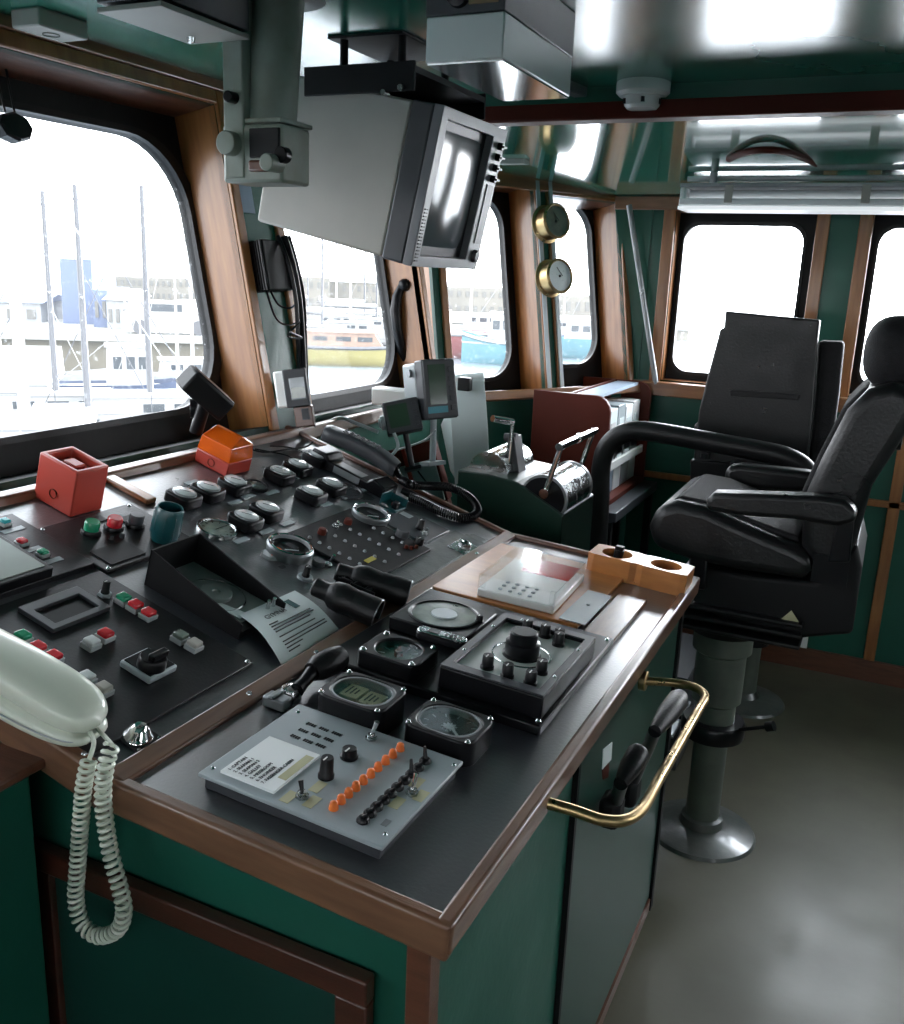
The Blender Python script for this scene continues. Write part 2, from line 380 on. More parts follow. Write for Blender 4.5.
NW = [0]
def window(fr, hole, glass, depth, rad, revm='wood', botm=None, trim=.035, sides=('l', 'r', 't', 'b'), arch=0.0):
    """hole (u0,u1,v0,v1) in the lining, glass (u0,u1,v0,v1) in the steel plate behind it"""
    NW[0] += 1
    t = empty('window_%d' % NW[0], fr.mat(), kind='structure')
    u0, u1, v0, v1 = hole; g0, g1, h0, h1 = glass; botm = botm or revm
    gc = ((g0+g1)/2, (h0+h1)/2)
    inner = rrect(g1-g0, h1-h0, rad, 8, *gc, bulge=arch)
    W, H = u1-u0+.06, v1-v0+.06; hc = ((u0+u1)/2, (v0+v1)/2)
    def om(k):
        P = []
        for x, y in inner:
            dx, dy = x-gc[0], y-gc[1]
            cand = []
            if dx > 1e-9: cand.append((hc[0]+W/2-gc[0])/dx)
            if dx < -1e-9: cand.append((hc[0]-W/2-gc[0])/dx)
            if dy > 1e-9: cand.append((hc[1]+H/2-gc[1])/dy)
            if dy < -1e-9: cand.append((hc[1]-H/2-gc[1])/dy)
            q = min(cand); P.append((gc[0]+dx*q, gc[1]+dy*q))
        return P
    MB().ring(om(0), inner, -depth-.012, -depth+.012).build('steel_surround', 'blkm', t, smooth=False)
    sm = [(gc[0]+(x-gc[0])*1.045, gc[1]+(y-gc[1])*1.045) for x, y in inner]
    MB().ring(sm, inner, -depth+.012, -depth+.026).build('rubber_seal', 'rubber', t)
    MB().prism([(gc[0]+(x-gc[0])*1.02, gc[1]+(y-gc[1])*1.02) for x, y in inner], -depth-.004, -depth+.002).build('glass', 'glass', t, smooth=False)
    th = .02
    for k, c, s in (('l', (u0-th/2, hc[1], -depth/2), (th, v1-v0+2*th, depth)), ('r', (u1+th/2, hc[1], -depth/2), (th, v1-v0+2*th, depth)),
                    ('t', (hc[0], v1+th/2, -depth/2), (u1-u0, th, depth)), ('b', (hc[0], v0-th/2, -depth/2), (u1-u0, th, depth))):
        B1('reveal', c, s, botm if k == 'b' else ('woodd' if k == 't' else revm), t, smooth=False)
    if trim:
        for k, c, s in (('l', (u0-trim/2, hc[1], .007), (trim, v1-v0+2*trim, .014)), ('r', (u1+trim/2, hc[1], .007), (trim, v1-v0+2*trim, .014)), ('t', (hc[0], v1+trim/2, .007), (u1-u0, trim, .014))):
            if k in sides: B1('architrave', c, s, 'wood', t, bevel=.004)
    return t

def facet(p0, p1):
    d = Vector((p1[0]-p0[0], p1[1]-p0[1], 0)).normalized(); no = Vector((-d.y, d.x, 0))
    return Frame((p0[0], p0[1], 1.19), d, Vector((0, 0, 1))*math.cos(LEAN)+no*math.sin(LEAN))
FX = -1.56
J = (FX, 3.20); K = (-1.03, FAR)
FA = facet((FX, NEAR), J); FB = facet(J, K)
DEP = .15; DEB = .17
def lc(fr, px, py, h=0.0): v = fr.loc(px, py, h); return v.x, v.y
# facet A : windows 1 and 2
w1r = (lc(FA, 213, 102)[0]+lc(FA, 268, 425)[0])/2
w1t = lc(FA, 106, 76)[1]
g1r = lc(FA, 196, 270, -DEP)[0]; g1t = lc(FA, 60, 122, -DEP)[1]; g1b = lc(FA, 60, 428, -DEP)[1]
w2r = (lc(FA, 416, 266)[0]+lc(FA, 429, 358)[0])/2; w2l = (lc(FA, 287, 250)[0]+lc(FA, 305, 400)[0])/2
g2r = (lc(FA, 388, 275, -DEP)[0]+lc(FA, 397, 370, -DEP)[0])/2; g2b = lc(FA, 350, 388, -DEP)[1]
w1l = 2.25; lenA = J[1]-NEAR
hA = [(w1l, w1r, .02, w1t), (w2l, w2r, .02, w1t), (.45, 1.75, .02, w1t)]
lining('wall_front', FA, 0, lenA, -.0, .97, hA, 'green')
g1r = w1r-.018; g2r = w2r-.022
window(FA, hA[0], (w1l+.09, g1r, g1b, g1t), DEP, .19, botm='blkm', arch=.0)
window(FA, hA[1], (w2l+.06, g2r, g2b, g1t), DEP, .17, botm='blkm')
window(FA, hA[2], (.53, 1.66, g1b, g1t), DEP, .13, botm='blkm')
# facet B : windows 3 and 4
w3l = (lc(FB, 440, 290)[0]+lc(FB, 458, 374)[0])/2; w3r = (lc(FB, 525.6, 183)[0]+lc(FB, 551.5, 386)[0])/2
w4l = (lc(FB, 542, 186)[0]+lc(FB, 569, 386)[0])/2; w4r = (lc(FB, 611, 203)[0]+lc(FB, 634, 376)[0])/2
g3r = (lc(FB, 493, 210, -DEB)[0]+lc(FB, 513, 345, -DEB)[0])/2; g4r = (lc(FB, 583, 215, -DEB)[0]+lc(FB, 606, 345, -DEB)[0])/2
g3t = lc(FB, 478, 196, -DEB)[1]; g3b = lc(FB, 485, 378, -DEB)[1]; g4t = lc(FB, 565, 204, -DEB)[1]; g4b = lc(FB, 585, 364, -DEB)[1]
lenB = (Vector(K)-Vector(J)).length
w3t = lc(FB, 525, 183)[1]; w4t = lc(FB, 590, 196)[1]
w3t = min(w3t, .84); w4t = min(w4t, .80)
hB = [(w3l, w3r, .0, w3t), (w4l, w4r, .0, w4t)]
lining('wall_front.001', FB, 0, lenB, 0, .97, hB, 'green')
g3r = min(g3r, w3r-.02); g4r = min(g4r, w4r-.03)
window(FB, hB[0], (w3l+.03, g3r, g3b, g3t), DEB, .13, botm='wood', trim=.03)
window(FB, hB[1], (w4l+.03, g4r, g4b, g4t), DEB, .13, botm='wood', trim=.03)
print('facetB', lenB, hB, g3r, g3t, g3b, g4r, g4t, g4b)
print('facetA', hA, g1r, g1t, g1b, g2r, g2b)
# friezes at the ceiling and sills
MB().box((lenA/2, w1t+.035+(.95-w1t)/2, .008), (lenA, .95-w1t-.0, .02)).build('trim_2', 'woodh', mw=FA.mat(), kind='structure', bevel=.004)
MB().box((lenB/2, .875, .008), (lenB+.02, .13, .02)).build('trim_3', 'woodh', mw=FB.mat(), kind='structure', bevel=.004)
for i, (fr, L, n) in enumerate(((FA, lenA, 4), (FB, lenB, 5))):
    MB().box((L/2, -.018, .025), (L+.03, .04, .09)).build('trim_%d' % n, 'woodox' if i == 0 else 'woodh', mw=fr.mat(), kind='structure', bevel=.006)
# walls below the front windows
def low_wall(name, a, b, z0, z1, th, m):
    a = Vector((*a, 0)); b = Vector((*b, 0)); d = (b-a).normalized(); no = Vector((-d.y, d.x, 0))
    MB().hexa([a+Vector((0, 0, z0)), b+Vector((0, 0, z0)), b+no*th+Vector((0, 0, z0)), a+no*th+Vector((0, 0, z0)), a+Vector((0, 0, z1)), b+Vector((0, 0, z1)), b+no*th+Vector((0, 0, z1)), a+no*th+Vector((0, 0, z1))]).build(name, m, kind='structure', smooth=False)
low_wall('wall_front.002', (FX, NEAR), J, 0, 1.17, .05, 'green'); low_wall('wall_front.003', J, K, 0, 1.17, .05, 'green')

# ---- back wall (the ship's side): y = FAR, seen through an own frame; x runs towards +X
FC = Frame((K[0]-.02, FAR, 0), (1, 0, 0), (0, 0, 1))   # normal faces the camera
x0c = FC.o.x
def lcx(px, py, h=0.0): v = FC.loc(px, py, h); return v.x, v.y
D5 = .10
w5l = lcx(668, 300)[0]; w5r = lcx(812, 260)[0]; w5t = lcx(740, 212)[1]; w5b = lcx(685, 382)[1]
g5l = (lcx(684, 240, -D5)[0]+lcx(676, 350, -D5)[0])/2; g5r = lcx(799, 280, -D5)[0]; g5t = lcx(742, 226, -D5)[1]; g5b = lcx(700, 372, -D5)[1]
w6l = lcx(862, 300)[0]; g6l = (lcx(877, 250, -D5)[0]+lcx(861, 375, -D5)[0])/2
ww = w5r-w5l
hC = [(w5l, w5r, w5b, w5t), (w6l, w6l+ww, w5b, w5t), (w6l+ww+.22, w6l+2*ww+.22, w5b, w5t)]
lenC = AFT-x0c
lining('wall_back', FC, 0, lenC, 0, 2.12, hC, 'green')
gl = g5l-w5l; gr = w5r-g5r
for h in hC: window(FC, h, (h[0]+gl, h[1]-gr, g5b, g5t), D5, .07, botm='wood', trim=.05, arch=.0)
print('back', hC, g5l, g5r, g5t, g5b)
MB().box(((lenC-.15)/2, 1.972, .012), (lenC+.15, .055, .024)).build('trim_6', 'woodh', mw=FC.mat(), kind='structure', bevel=.004)
MB().box((lenC/2, w5b-.035, .03), (lenC, .06, .06)).build('trim_7', 'woodh', mw=FC.mat(), kind='structure', bevel=.005)
zr = lcx(880, 503)[1]
MB().box((lenC/2, zr, .008), (lenC, .03, .016)).build('trim_8', 'wood', mw=FC.mat(), kind='structure', bevel=.003)
xr = lcx(893, 512)[0]
for i, x in enumerate((xr, xr+.75)):
    MB().box((x, .6, .008), (.045, 1.1, .016)).build('trim_%d' % (9+i), 'wood', mw=FC.mat(), kind='structure', bevel=.003)
MB().box((lenC/2, .045, .010), (lenC, .10, .02)).build('baseboard_back', 'woodd', mw=FC.mat(), kind='structure', bevel=.004)
MB().hexa([(K[0]-.02, FAR-.005, 1.15), (K[0], FAR-.005, 1.15), (K[0], FAR+.03, 1.15), (K[0]-.02, FAR+.03, 1.15), (K[0]-.20, FAR-.005, 2.12), (K[0], FAR-.005, 2.12), (K[0], FAR+.03, 2.12), (K[0]-.20, FAR+.03, 2.12)]).build('wall_back.001', 'green', kind='structure', smooth=False)

# ---- aft wall (right of the picture) and near wall behind the camera, with their windows
FD = Frame((AFT, FAR, 0), (0, -1, 0), (0, 0, 1)); lenD = FAR-NEAR
hD = [(.35, 1.15, 1.15, 1.85), (1.5, 2.3, 1.15, 1.85), (3.9, 4.7, 1.15, 1.85)]
lining('wall_right', FD, 0, lenD, 0, 2.13, hD, 'green')
for h in hD: window(FD, h, (h[0]+.08, h[1]-.08, 1.22, 1.78), D5, .07, trim=.05)
FE = Frame((AFT, NEAR, 0), (-1, 0, 0), (0, 0, 1)); lenE = AFT+1.85
hE = [(.3, 1.1, 1.15, 1.85), (1.4, 2.2, 1.15, 1.85), (2.4, 3.2, 1.15, 1.85)]
lining('wall_near', FE, 0, lenE, 0, 2.14, hE, 'green')
for h in hE: window(FE, h, (h[0]+.08, h[1]-.08, 1.22, 1.78), D5, .07, trim=.05)

# ================================================================== OUTSIDE: the harbour
WZ = -3.2
_n = Vector((-.57, .82, 0)).normalized()
def FO(d): return Frame(Vector((CAM.x, CAM.y, 0))+_n*d, Vector((_n.y, -_n.x, 0)), (0, 0, 1))
for k, v in dict(
 water=dict(c=(.16, .19, .21), rough=.25, bump=.5, bscale=1.2, scale=.4, var=.25),
 quay=dict(c=(.19, .165, .12), rough=.8, c2=(.13, .115, .085), scale=.35, bump=.3, bscale=2),
 quaytop=dict(c=(.33, .32, .29), rough=.8, scale=.6),
 farstone=dict(c=(.24, .22, .19), rough=.9, c2=(.18, .17, .15), scale=.3),
 shedblue=dict(c=(.12, .155, .26), rough=.6, scale=.4), shedwhite=dict(c=(.34, .35, .36), rough=.6, scale=.4),
 bwhite=dict(c=(.42, .42, .42), rough=.4, scale=2), bnavy=dict(c=(.04, .06, .12), rough=.4, scale=2), byellow=dict(c=(.36, .31, .10), rough=.5, scale=2),
 bred=dict(c=(.26, .05, .05), rough=.5, scale=2), bcyan=dict(c=(.10, .25, .30), rough=.5, scale=2), borange=dict(c=(.34, .22, .16), rough=.5, scale=2),
 mastw=dict(c=(.38, .38, .38), rough=.4, scale=3), mastd=dict(c=(.10, .10, .11), rough=.5, scale=3), bglass=dict(c=(.05, .06, .07), rough=.1, scale=3),
 farwin=dict(c=(.15, .145, .135), rough=.5), tarp=dict(c=(.36, .35, .33), rough=.7, scale=2), treeg=dict(c=(.06, .07, .04), rough=.9, scale=2)).items():
    v['c'] = tuple(q*.74 for q in v['c'])
    if 'c2' in v: v['c2'] = tuple(q*.74 for q in v['c2'])
    M['o_'+k] = mat('harbour_'+k, **v)
B1('water', (-60, 60, WZ-.1), (260, 260, .2), 'o_water', kind='structure', smooth=False)
f1 = FO(42); f2 = FO(75)
def quay(fr, pxl, pxr, pyt, m, name, depth=18):
    a = fr.loc(pxl, pyt); b = fr.loc(pxr, pyt); t = (a.y+b.y)/2
    return MB().box(((a.x+b.x)/2, (WZ-1+t)/2, -depth/2), (b.x-a.x, t-WZ+1, depth)).build(name, m, mw=fr.mat(), kind='structure', smooth=False), a.x, b.x, t
_, qa, qb, q1 = quay(f1, -500, 215, 334, 'o_quay', 'quay_wall'); 
_, ra, rb, q2 = quay(f2, 150, 690, 322, 'o_quay', 'quay_wall.001', 30)
MB().box(((qa+qb)/2, q1+.12, -8), (qb-qa, .28, 17.0)).build('quay_coping', 'o_quaytop', mw=f1.mat(), kind='structure')
MB().box(((ra+rb)/2, q2+.2, -14), (rb-ra, .45, 29)).build('quay_coping.001', 'o_quaytop', mw=f2.mat(), kind='structure')
# ladders recess of the quay and fenders would be lost at this size; railings on the quay
def building(fr, pxl, pxr, pyt, base, m, label, roof=None, rows=1, n=4, dz=0.0, depth=6, z=0):
    a = fr.loc(pxl, pyt, z); b = fr.loc(pxr, pyt, z); t = (a.y+b.y)/2; wdt = b.x-a.x; hgt = t-base
    e = empty('building', fr.mat(fr.pt((a.x+b.x)/2, base, z)), label, 'building', 'buildings on the quay')
    B1('wall', (0, hgt/2, -depth/2), (wdt, hgt, depth), m, e, smooth=False)
    if roof:
        rp = MB(); rp.prism([(-depth/2-.2, 0), (depth/2+.2, 0), (0, hgt*.28)], -wdt/2-.15, wdt/2+.15)
        o = rp.build('roof', roof, e); o.matrix_local = T((0, hgt, -depth/2)) @ Matrix.Rotation(PI/2, 4, 'Y')
    for r_ in range(rows):
        for i in range(n):
            x = -wdt/2+wdt*(i+.5)/n; y = hgt*(r_+.55)/rows
            B1('window', (x, y, .02), (wdt/n*.45, hgt/rows*.38, .08), 'o_farwin', e, smooth=False)
    return e
building(f1, 59, 91, 259, q1, 'o_shedblue', 'tall blue shed on the quay', n=2, rows=0, z=-6)
building(f1, 92, 107, 290, q1, 'o_shedblue', 'low blue shed beside the tall blue shed', n=2, z=-4)
building(f1, -160, 40, 300, q1, 'o_shedwhite', 'long pale shed behind the white masts', 'o_shedblue', n=10, z=-6)
building(f1, 106, 128, 300, q1, 'o_shedwhite', 'small pale quay hut with pitched roof by the blue sheds', 'o_tarp', n=3, z=-3)
building(f2, 95, 224, 278, q2, 'o_farstone', 'long grey stone warehouse far behind the quay', n=22, rows=2, z=-20)
building(f2, 270, 330, 277, q2, 'o_farstone', 'stone warehouse seen behind the hanging cables', n=8, rows=2, z=-12)
building(f2, 325, 415, 283, q2, 'o_farstone', 'stone terrace behind the yacht masts', 'o_tarp', n=12, rows=2, z=-16)
building(f2, 430, 530, 288, q2, 'o_farstone', 'rough stone terrace behind the red boat', n=12, rows=2, z=-12)
building(f2, 545, 640, 296, q2, 'o_farstone', 'low stone building seen through the window nearest the corner', n=10, rows=1, z=-12)
def vehicle(fr, px, py, m, label, base):
    a = fr.loc(px, py, -1.2); e = empty('parked_car', fr.mat(fr.pt(a.x, base, -1.2)), label, 'car', 'vehicles on the quay')
    b = MB(); b.prism([(-2, .3), (2, .3), (2.05, .8), (1.2, .95), (.7, 1.4), (-1.1, 1.42), (-1.9, .95), (-2.05, .8)], -.8, .8); b.build('body', m, e)
    for x in (-1.25, 1.25): MB().cyl((x, .32, -.85), (x, .32, .85), .32, n=14).build('axle_wheels', 'o_mastd', e)
    B1('glass', (-.2, 1.15, 0), (1.5, .3, 1.64), 'o_bglass', e)
vehicle(f1, 172, 327, 'o_tarp', 'grey car parked on the quay at its end', q1+.26)

def boat(px, py, L, ang, hull, label, cabin=None, mast=None, mastm='o_mastw', mr=.07, boom=False, tarp=False, stripe=None, fb=.9, boat_name='moored_boat', cat='boat', grp='boats moored in the harbour', mx=.08):
    p = AZ(px, py, WZ)
    e = empty(boat_name, T(p) @ Matrix.Rotation(ang, 4, 'Z'), label, cat, grp)
    bw = L*.15
    def P(u, v):
        x = (u-.5)*L; tt = max(0, (u-.5)/.5); wdt = bw*(1-.98*tt**2.2)*(1-.25*max(0, (.3-u)/.3))
        s = (v-.5)*2; return Vector((x+.25*max(0, tt-.7)*L*(1-abs(s))*0, wdt*s/abs(s or 1)*abs(s)**.45 if s else 0, (fb+.35*fb*tt**2)*(abs(s)**3) - .25*(1-abs(s))))
    b = MB(); b.grid(P, 18, 12); b.build('hull', hull, e)
    out = [((u-.5)*L, bw*.96*(1-.98*max(0, (u-.5)/.5)**2.2)*(1-.25*max(0, (.3-u)/.3))) for u in [i/18 for i in range(19)]]
    MB().prism(out+[(x, -y) for x, y in out[::-1]], fb*.82, fb*.9).build('deck', 'o_tarp', e)
    if stripe:
        for s in (1, -1):
            MB().tube([Vector((x, s*(y+.03), fb*.92+.3*fb*max(0, x/(L/2))**2)) for x, y in out], .10, 5).build('rubbing_strake', stripe, e)
    if cabin:
        cx, cl, ch, cm = cabin
        c = MB().prism([(-cl/2, 0), (cl/2, 0), (cl*.38, ch), (-cl*.46, ch)], -bw*.62, bw*.62, m=Matrix.Rotation(PI/2, 4, 'X')).build('cabin', cm, e)
        c.matrix_local = T((cx*L, 0, fb*.88))
        for s in (1, -1):
            for k in (-.25, .02, .27): B1('cabin_window', (cx*L+k*cl, s*bw*.63, fb*.88+ch*.62), (cl*.17, .04, ch*.3), 'o_bglass', e)
        B1('cabin_roof', (cx*L-.03*cl, 0, fb*.88+ch+.04), (cl*.95, bw*1.36, .08), cm, e)
    if tarp:
        MB().prism([(-bw, 0), (bw, 0), (0, 1.0)], -L*.32, L*.2, m=T((0, 0, fb)) @ Matrix.Rotation(PI/2, 4, 'Z') @ Matrix.Rotation(PI/2, 4, 'X')).build('tarpaulin', 'o_tarp', e)
    if mast:
        MB().cyl((mx*L, 0, fb*.8), (mx*L, 0, mast), mr, mr*.6, n=8).build('mast', mastm, e)
        g = MB()
        for q in ((L*.49, 0, fb), (-L*.49, 0, fb), (mx*L, bw*.9, fb), (mx*L, -bw*.9, fb)): g.cyl(q, (mx*L, 0, mast*.97), .014, n=4)
        g.build('rigging', mastm, e)
        MB().cyl((mx*L, -bw*.8, mast*.62), (mx*L, bw*.8, mast*.62), .035, n=6).build('spreader', mastm, e)
        if boom: MB().cyl((mx*L, 0, fb+1.2), (mx*L-L*.42, 0, fb+1.25), .06, n=6).build('boom', mastm, e); MB().cyl((mx*L, 0, fb+1.42), (mx*L-L*.40, 0, fb+1.40), .15, n=8).build('furled_sail', 'o_bwhite', e)
    return e
A0 = math.atan2(_n.x*-1, _n.y)  # along the quay
def yaw(a): return R(a)
boat(31, 500, 8, yaw(45), 'o_bwhite', 'white yacht with thick white mast and long boom close outside', (.0, 3, .8, 'o_bwhite'), 7.5, 'o_bwhite', .13, True, mx=0)
boat(6, 438, 5, yaw(45), 'o_bnavy', 'dark yacht with white mast left of the thick white mast', (0, 3, .7, 'o_bwhite'), 7.0, 'o_bwhite', .09, False, mx=0)
boat(60, 446, 5, yaw(45), 'o_bwhite', 'white yacht with slanting dark mast under the tall blue shed', (0, 3, .6, 'o_bwhite'), 6.4, 'o_mastd', .09, False, mx=0)
boat(92, 468, 6, yaw(45), 'o_bwhite', 'white yacht with tallest dark mast near the window middle', (0, 2.4, .6, 'o_bwhite'), 6.4, 'o_mastd', .09, False, mx=0)
boat(153, 452, 5.5, yaw(45), 'o_bwhite', 'white yacht with dark mast beside the blue workboat', (0, 3, .7, 'o_bwhite'), 6.6, 'o_mastd', .09, False, mx=0)
boat(132, 410, 4.6, yaw(45), 'o_bnavy', 'small navy blue workboat with white wheelhouse and orange roof', (.0, 1.5, 1.3, 'o_bwhite'), 3.2, 'o_mastw', .04, fb=.9)
boat(24, 402, 6.5, yaw(45), 'o_bwhite', 'boat under a pale tarpaulin behind the white masts', tarp=True)
boat(180, 428, 4, yaw(48), 'o_bwhite', 'yacht with thin pale mast by the window edge', None, 6.5, 'o_tarp', .04, mx=0)
boat(194, 398, 4, yaw(48), 'o_bwhite', 'white yacht half hidden by the window edge', (0, 2.4, .6, 'o_bwhite'), 9, mx=0)
# seen through the second window
boat(345, 364, 9, yaw(32), 'o_byellow', 'yellow hulled fishing boat with orange deckhouse', (-.02, 4.4, .75, 'o_borange'), None, stripe='o_mastd', fb=1.0)
for k, (px, py, L, m, lb) in enumerate(((322, 350, 8, 10, 'white yacht behind the yellow boat, by the cables'), (350, 344, 9, 12, 'white yacht with the tallest mast behind the yellow boat'), (376, 339, 9, 11, 'white yacht behind the yellow boat at the window edge'),
        (336, 335, 9, 9, 'far white yacht with furled sail in the second window'), (364, 331, 9, 10, 'far white yacht between two taller masts'), (392, 328, 9, 10, 'far yacht cut by the edge of the second window'), (308, 325, 9, 10, 'farthest yacht seen between the cables'))):
    boat(px, py, L, yaw(32), 'o_bwhite', lb, (0, 3.0, .6, 'o_bwhite'), m, 'o_mastw' if k % 2 else 'o_mastd', .08, boom=(k % 2 == 0), mx=0)
# third and fourth windows
boat(458, 357, 8, yaw(22), 'o_bred', 'red hulled boat in the third window', (-.2, 2.4, 1.3, 'o_bwhite'), 7, 'o_mastw', .08, stripe='o_bwhite', fb=1.5)
boat(510, 364, 5.5, yaw(-158), 'o_bcyan', 'light blue boat with pale wheelhouse beside the red boat', (.05, 2.2, 1.6, 'o_bwhite'), 5, 'o_mastw', .06, stripe='o_bwhite', fb=1.3)
boat(482, 338, 8, yaw(22), 'o_bwhite', 'white launch moored behind the red boat', (0, 3, 1.0, 'o_bwhite'))
boat(584, 358, 6, yaw(15), 'o_bcyan', 'pale blue boat low in the fourth window', (0, 2.6, 1.2, 'o_bwhite'), 6, 'o_mastw', .06, fb=1.2)
boat(604, 351, 6, yaw(15), 'o_bnavy', 'dark blue boat at the edge of the fourth window', (0, 2.6, 1.2, 'o_bwhite'), 8, 'o_mastw', .06, mx=0)
boat(562, 341, 8, yaw(15), 'o_bwhite', 'white yacht between gauges and quay in the fourth window', (0, 2.6, .8, 'o_bwhite'), 10, 'o_mastw', .07, mx=0)

# ================================================================== THE CONSOLE
Y0, Y1 = .794, 2.15
S1 = Frame((-.36, Y0, .957), (1, 0, -.07), (0, 1, 0))
S2 = Frame((-.84, Y0, .991), (1, 0, -.30), (0, 1, 0))
L1 = .48*math.sqrt(1+.07**2); L2 = .70*math.sqrt(1+.3**2); DY = Y1-Y0
def base(fr, pts, h=0.0, z=None):
    """matrix at the foot of a thing whose corners at height h are the pixels pts; and its size"""
    c, a, b = fr.rect(pts, h); return fr.mat(c if z is None else c+fr.z*z), a, b
con = empty('wheelhouse_console', (-.95, 1.45, 0), 'long green wheelhouse console with black worktop and worn wood edging', 'console')
def cpart(o): o.parent = con; o.matrix_parent_inverse = con.matrix_world.inverted(); return o
def prof(xs, y0, y1, name, m, **k):
    n = len(xs); b = MB(); A = [b.b.verts.new((x, y0, z)) for x, z in xs]; B = [b.b.verts.new((x, y1, z)) for x, z in xs]
    b.b.faces.new(A); b.b.faces.new(B[::-1])
    for i in range(n): b.b.faces.new((A[i], B[i], B[(i+1) % n], A[(i+1) % n]))
    return b.build(name, m, smooth=False, **k)
cpart(prof([(-.385, .05), (-.385, .945), (-.84, .965), (-1.50, 1.155), (-1.50, .05)], Y0+.02, Y1-.02, 'cabinet_body', 'green'))
cpart(prof([(-.41, 0), (-.41, .05), (-1.49, .05), (-1.49, 0)], Y0+.06, Y1-.05, 'plinth', 'woodd'))
cpart(MB().box((-L1/2, DY/2, -.014), (L1, DY, .028)).build('right_worktop', 'top1', mw=S1.mat(), bevel=.002))
cpart(MB().box((-L2/2, DY/2, -.014), (L2, DY, .028)).build('left_worktop', 'top', mw=S2.mat(), bevel=.002))
# wooden edging
cpart(MB().box((.006, DY/2, -.013), (.022, DY+.03, .044)).build('right_edging', 'woodo', mw=S1.mat(), bevel=.006, seg=3))
cpart(MB().box((-L1/2, -.006, -.017), (L1+.03, .022, .05)).build('front_edging', 'woodox', mw=S1.mat(), bevel=.006, seg=3))
cpart(MB().box((-L2/2, -.006, -.022), (L2, .022, .058)).build('front_edging.001', 'woodox', mw=S2.mat(), bevel=.006, seg=3))
cpart(MB().box((-L1/2, DY+.006, -.013), (L1+.03, .02, .044)).build('back_edging', 'woodd', mw=S1.mat(), bevel=.005))
cpart(MB().box((-L2/2, DY+.006, -.013), (L2, .02, .044)).build('back_edging.001', 'woodd', mw=S2.mat(), bevel=.005))
cpart(MB().box((.004, DY/2, .003), (.034, DY+.02, .018)).build('divider_strip', 'woodo', mw=S2.mat(), bevel=.004))
a = S2.loc(108, 478); b = S2.loc(149, 504); wl = b.x-(-L2)
cpart(MB().box((-L2+wl/2, (a.y+b.y)/2, .005), (wl, .03, .012)).build('cross_strip', 'woodh', mw=S2.mat(), bevel=.003))
for (px, py) in ((350, 703.5-25), (243, 697), (480, 560)):
    p = S2.loc(px, py); MB().lathe([(0, .0025), (.004, .002), (.005, 0)], (p.x*0+.004, p.y, .012), 12).build('screw_head', 'steel', cpart(D.objects.new('x', None)) if False else None, mw=S2.mat())
for o in [o for o in D.objects if o.name.startswith('screw_head')]: cpart(o)
# near face: posts, rails and door framing
FY = Frame((-.36, Y0+.012, 0), (1, 0, 0), (0, 0, 1))
def fl(px, py): v = FY.loc(px, py); return v.x, v.y
def fbox(x0, x1, y0, y1, z, th, name, m, **k): return cpart(MB().box(((x0+x1)/2, (y0+y1)/2, z), (x1-x0, y1-y0, th)).build(name, m, mw=FY.mat(), **k))
px0 = fl(413, 960)[0]
fbox(px0, -.012, .0, .93, .004, .03, 'corner_post', 'woodd', bevel=.003)
ry1 = fl(300, 944)[1]; ry0 = fl(300, 968)[1]
rx0 = fl(36, 880)[0]; rx1 = fl(374, 985)[0]
fbox(rx0, rx1, ry0, ry1, .008, .022, 'top_rail', 'woodr', bevel=.003)
fbox(rx0, rx0+.05, .05, ry0, .008, .02, 'stile', 'woodr', bevel=.003); fbox(rx1-.045, rx1, .05, ry0, .008, .02, 'stile.001', 'woodr', bevel=.003)
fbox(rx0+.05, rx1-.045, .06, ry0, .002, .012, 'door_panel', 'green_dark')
for px, py in ((222+15, 866-25), (411, 932)):
    p = FY.loc(px, py, .02); cpart(MB().lathe([(0, .003), (.005, .002), (.006, 0)], (p.x, p.y, .017), 12).build('screw_head', 'steel', mw=FY.mat()))
# right side face (towards the chair)
FX1 = Frame((-.385, Y0, 0), (0, 1, 0), (0, 0, 1))      # normal +x
def sl(px, py, h=0): v = FX1.loc(px, py, h); return v.x, v.y
def sbox(x0, x1, y0, y1, z, th, name, m, **k): return cpart(MB().box(((x0+x1)/2, (y0+y1)/2, z), (x1-x0, y1-y0, th)).build(name, m, mw=FX1.mat(), **k))
sd = sl(563, 920)[0]
sbox(sd, DY-.03, .09, .90, .004, .010, 'side_panel', M.setdefault('sidegloss', mat('glossy_side_panel', (.012, .055, .04), .4, var=.2, scale=3, coat=.15)), bevel=.002)
sbox(sd-.012, sd, .09, .90, .004, .012, 'panel_gap', 'blkm')
sbox(DY-.03, DY-.005, .05, .93, .006, .02, 'back_post', 'blkm')
sbox(0.02, DY-.02, .05, .085, .006, .014, 'skirting_board', 'woodd')
for pts, m in (([(598, 748), (607, 741), (606, 758), (597, 768)], 'paper'), ([(597, 768), (604, 762), (603, 776), (598, 778)], 'redbrown')):
    ls = [sl(*p) for p in pts]
    cpart(MB().prism(ls, .009, .0105).build('sticker', m, mw=FX1.mat(), smooth=False))
# the wooden ledge that joins the console on the window side
led = AZ(43, 758, 1.0)
o = B1('side_ledge', ((-1.50+led.x)/2, (Y0-.012+.1)/2, .990), (led.x+1.50, Y0-.012-.1, .014), 'woodd', bevel=.004)
tag(o, 'dark wooden ledge under the white telephone, left of the console front', 'ledge')
o.name = 'wooden_ledge'
MB().box((led.x-.01-.20, .44, .49), (.40, .64, .98)).build('green_locker', 'green', bevel=.004)
lk = D.objects['green_locker']; tag(lk, 'dark green locker below the wooden ledge at the console front', 'locker')
cpart(lk) if False else None
o = B1('door', (led.x-.026, .40, .42), (.008, .5, .7), 'green_dark', lk, bevel=.002); 
o = B1('notice', (led.x-.020, .60, .52), (.003, .14, .2), 'paper', lk)

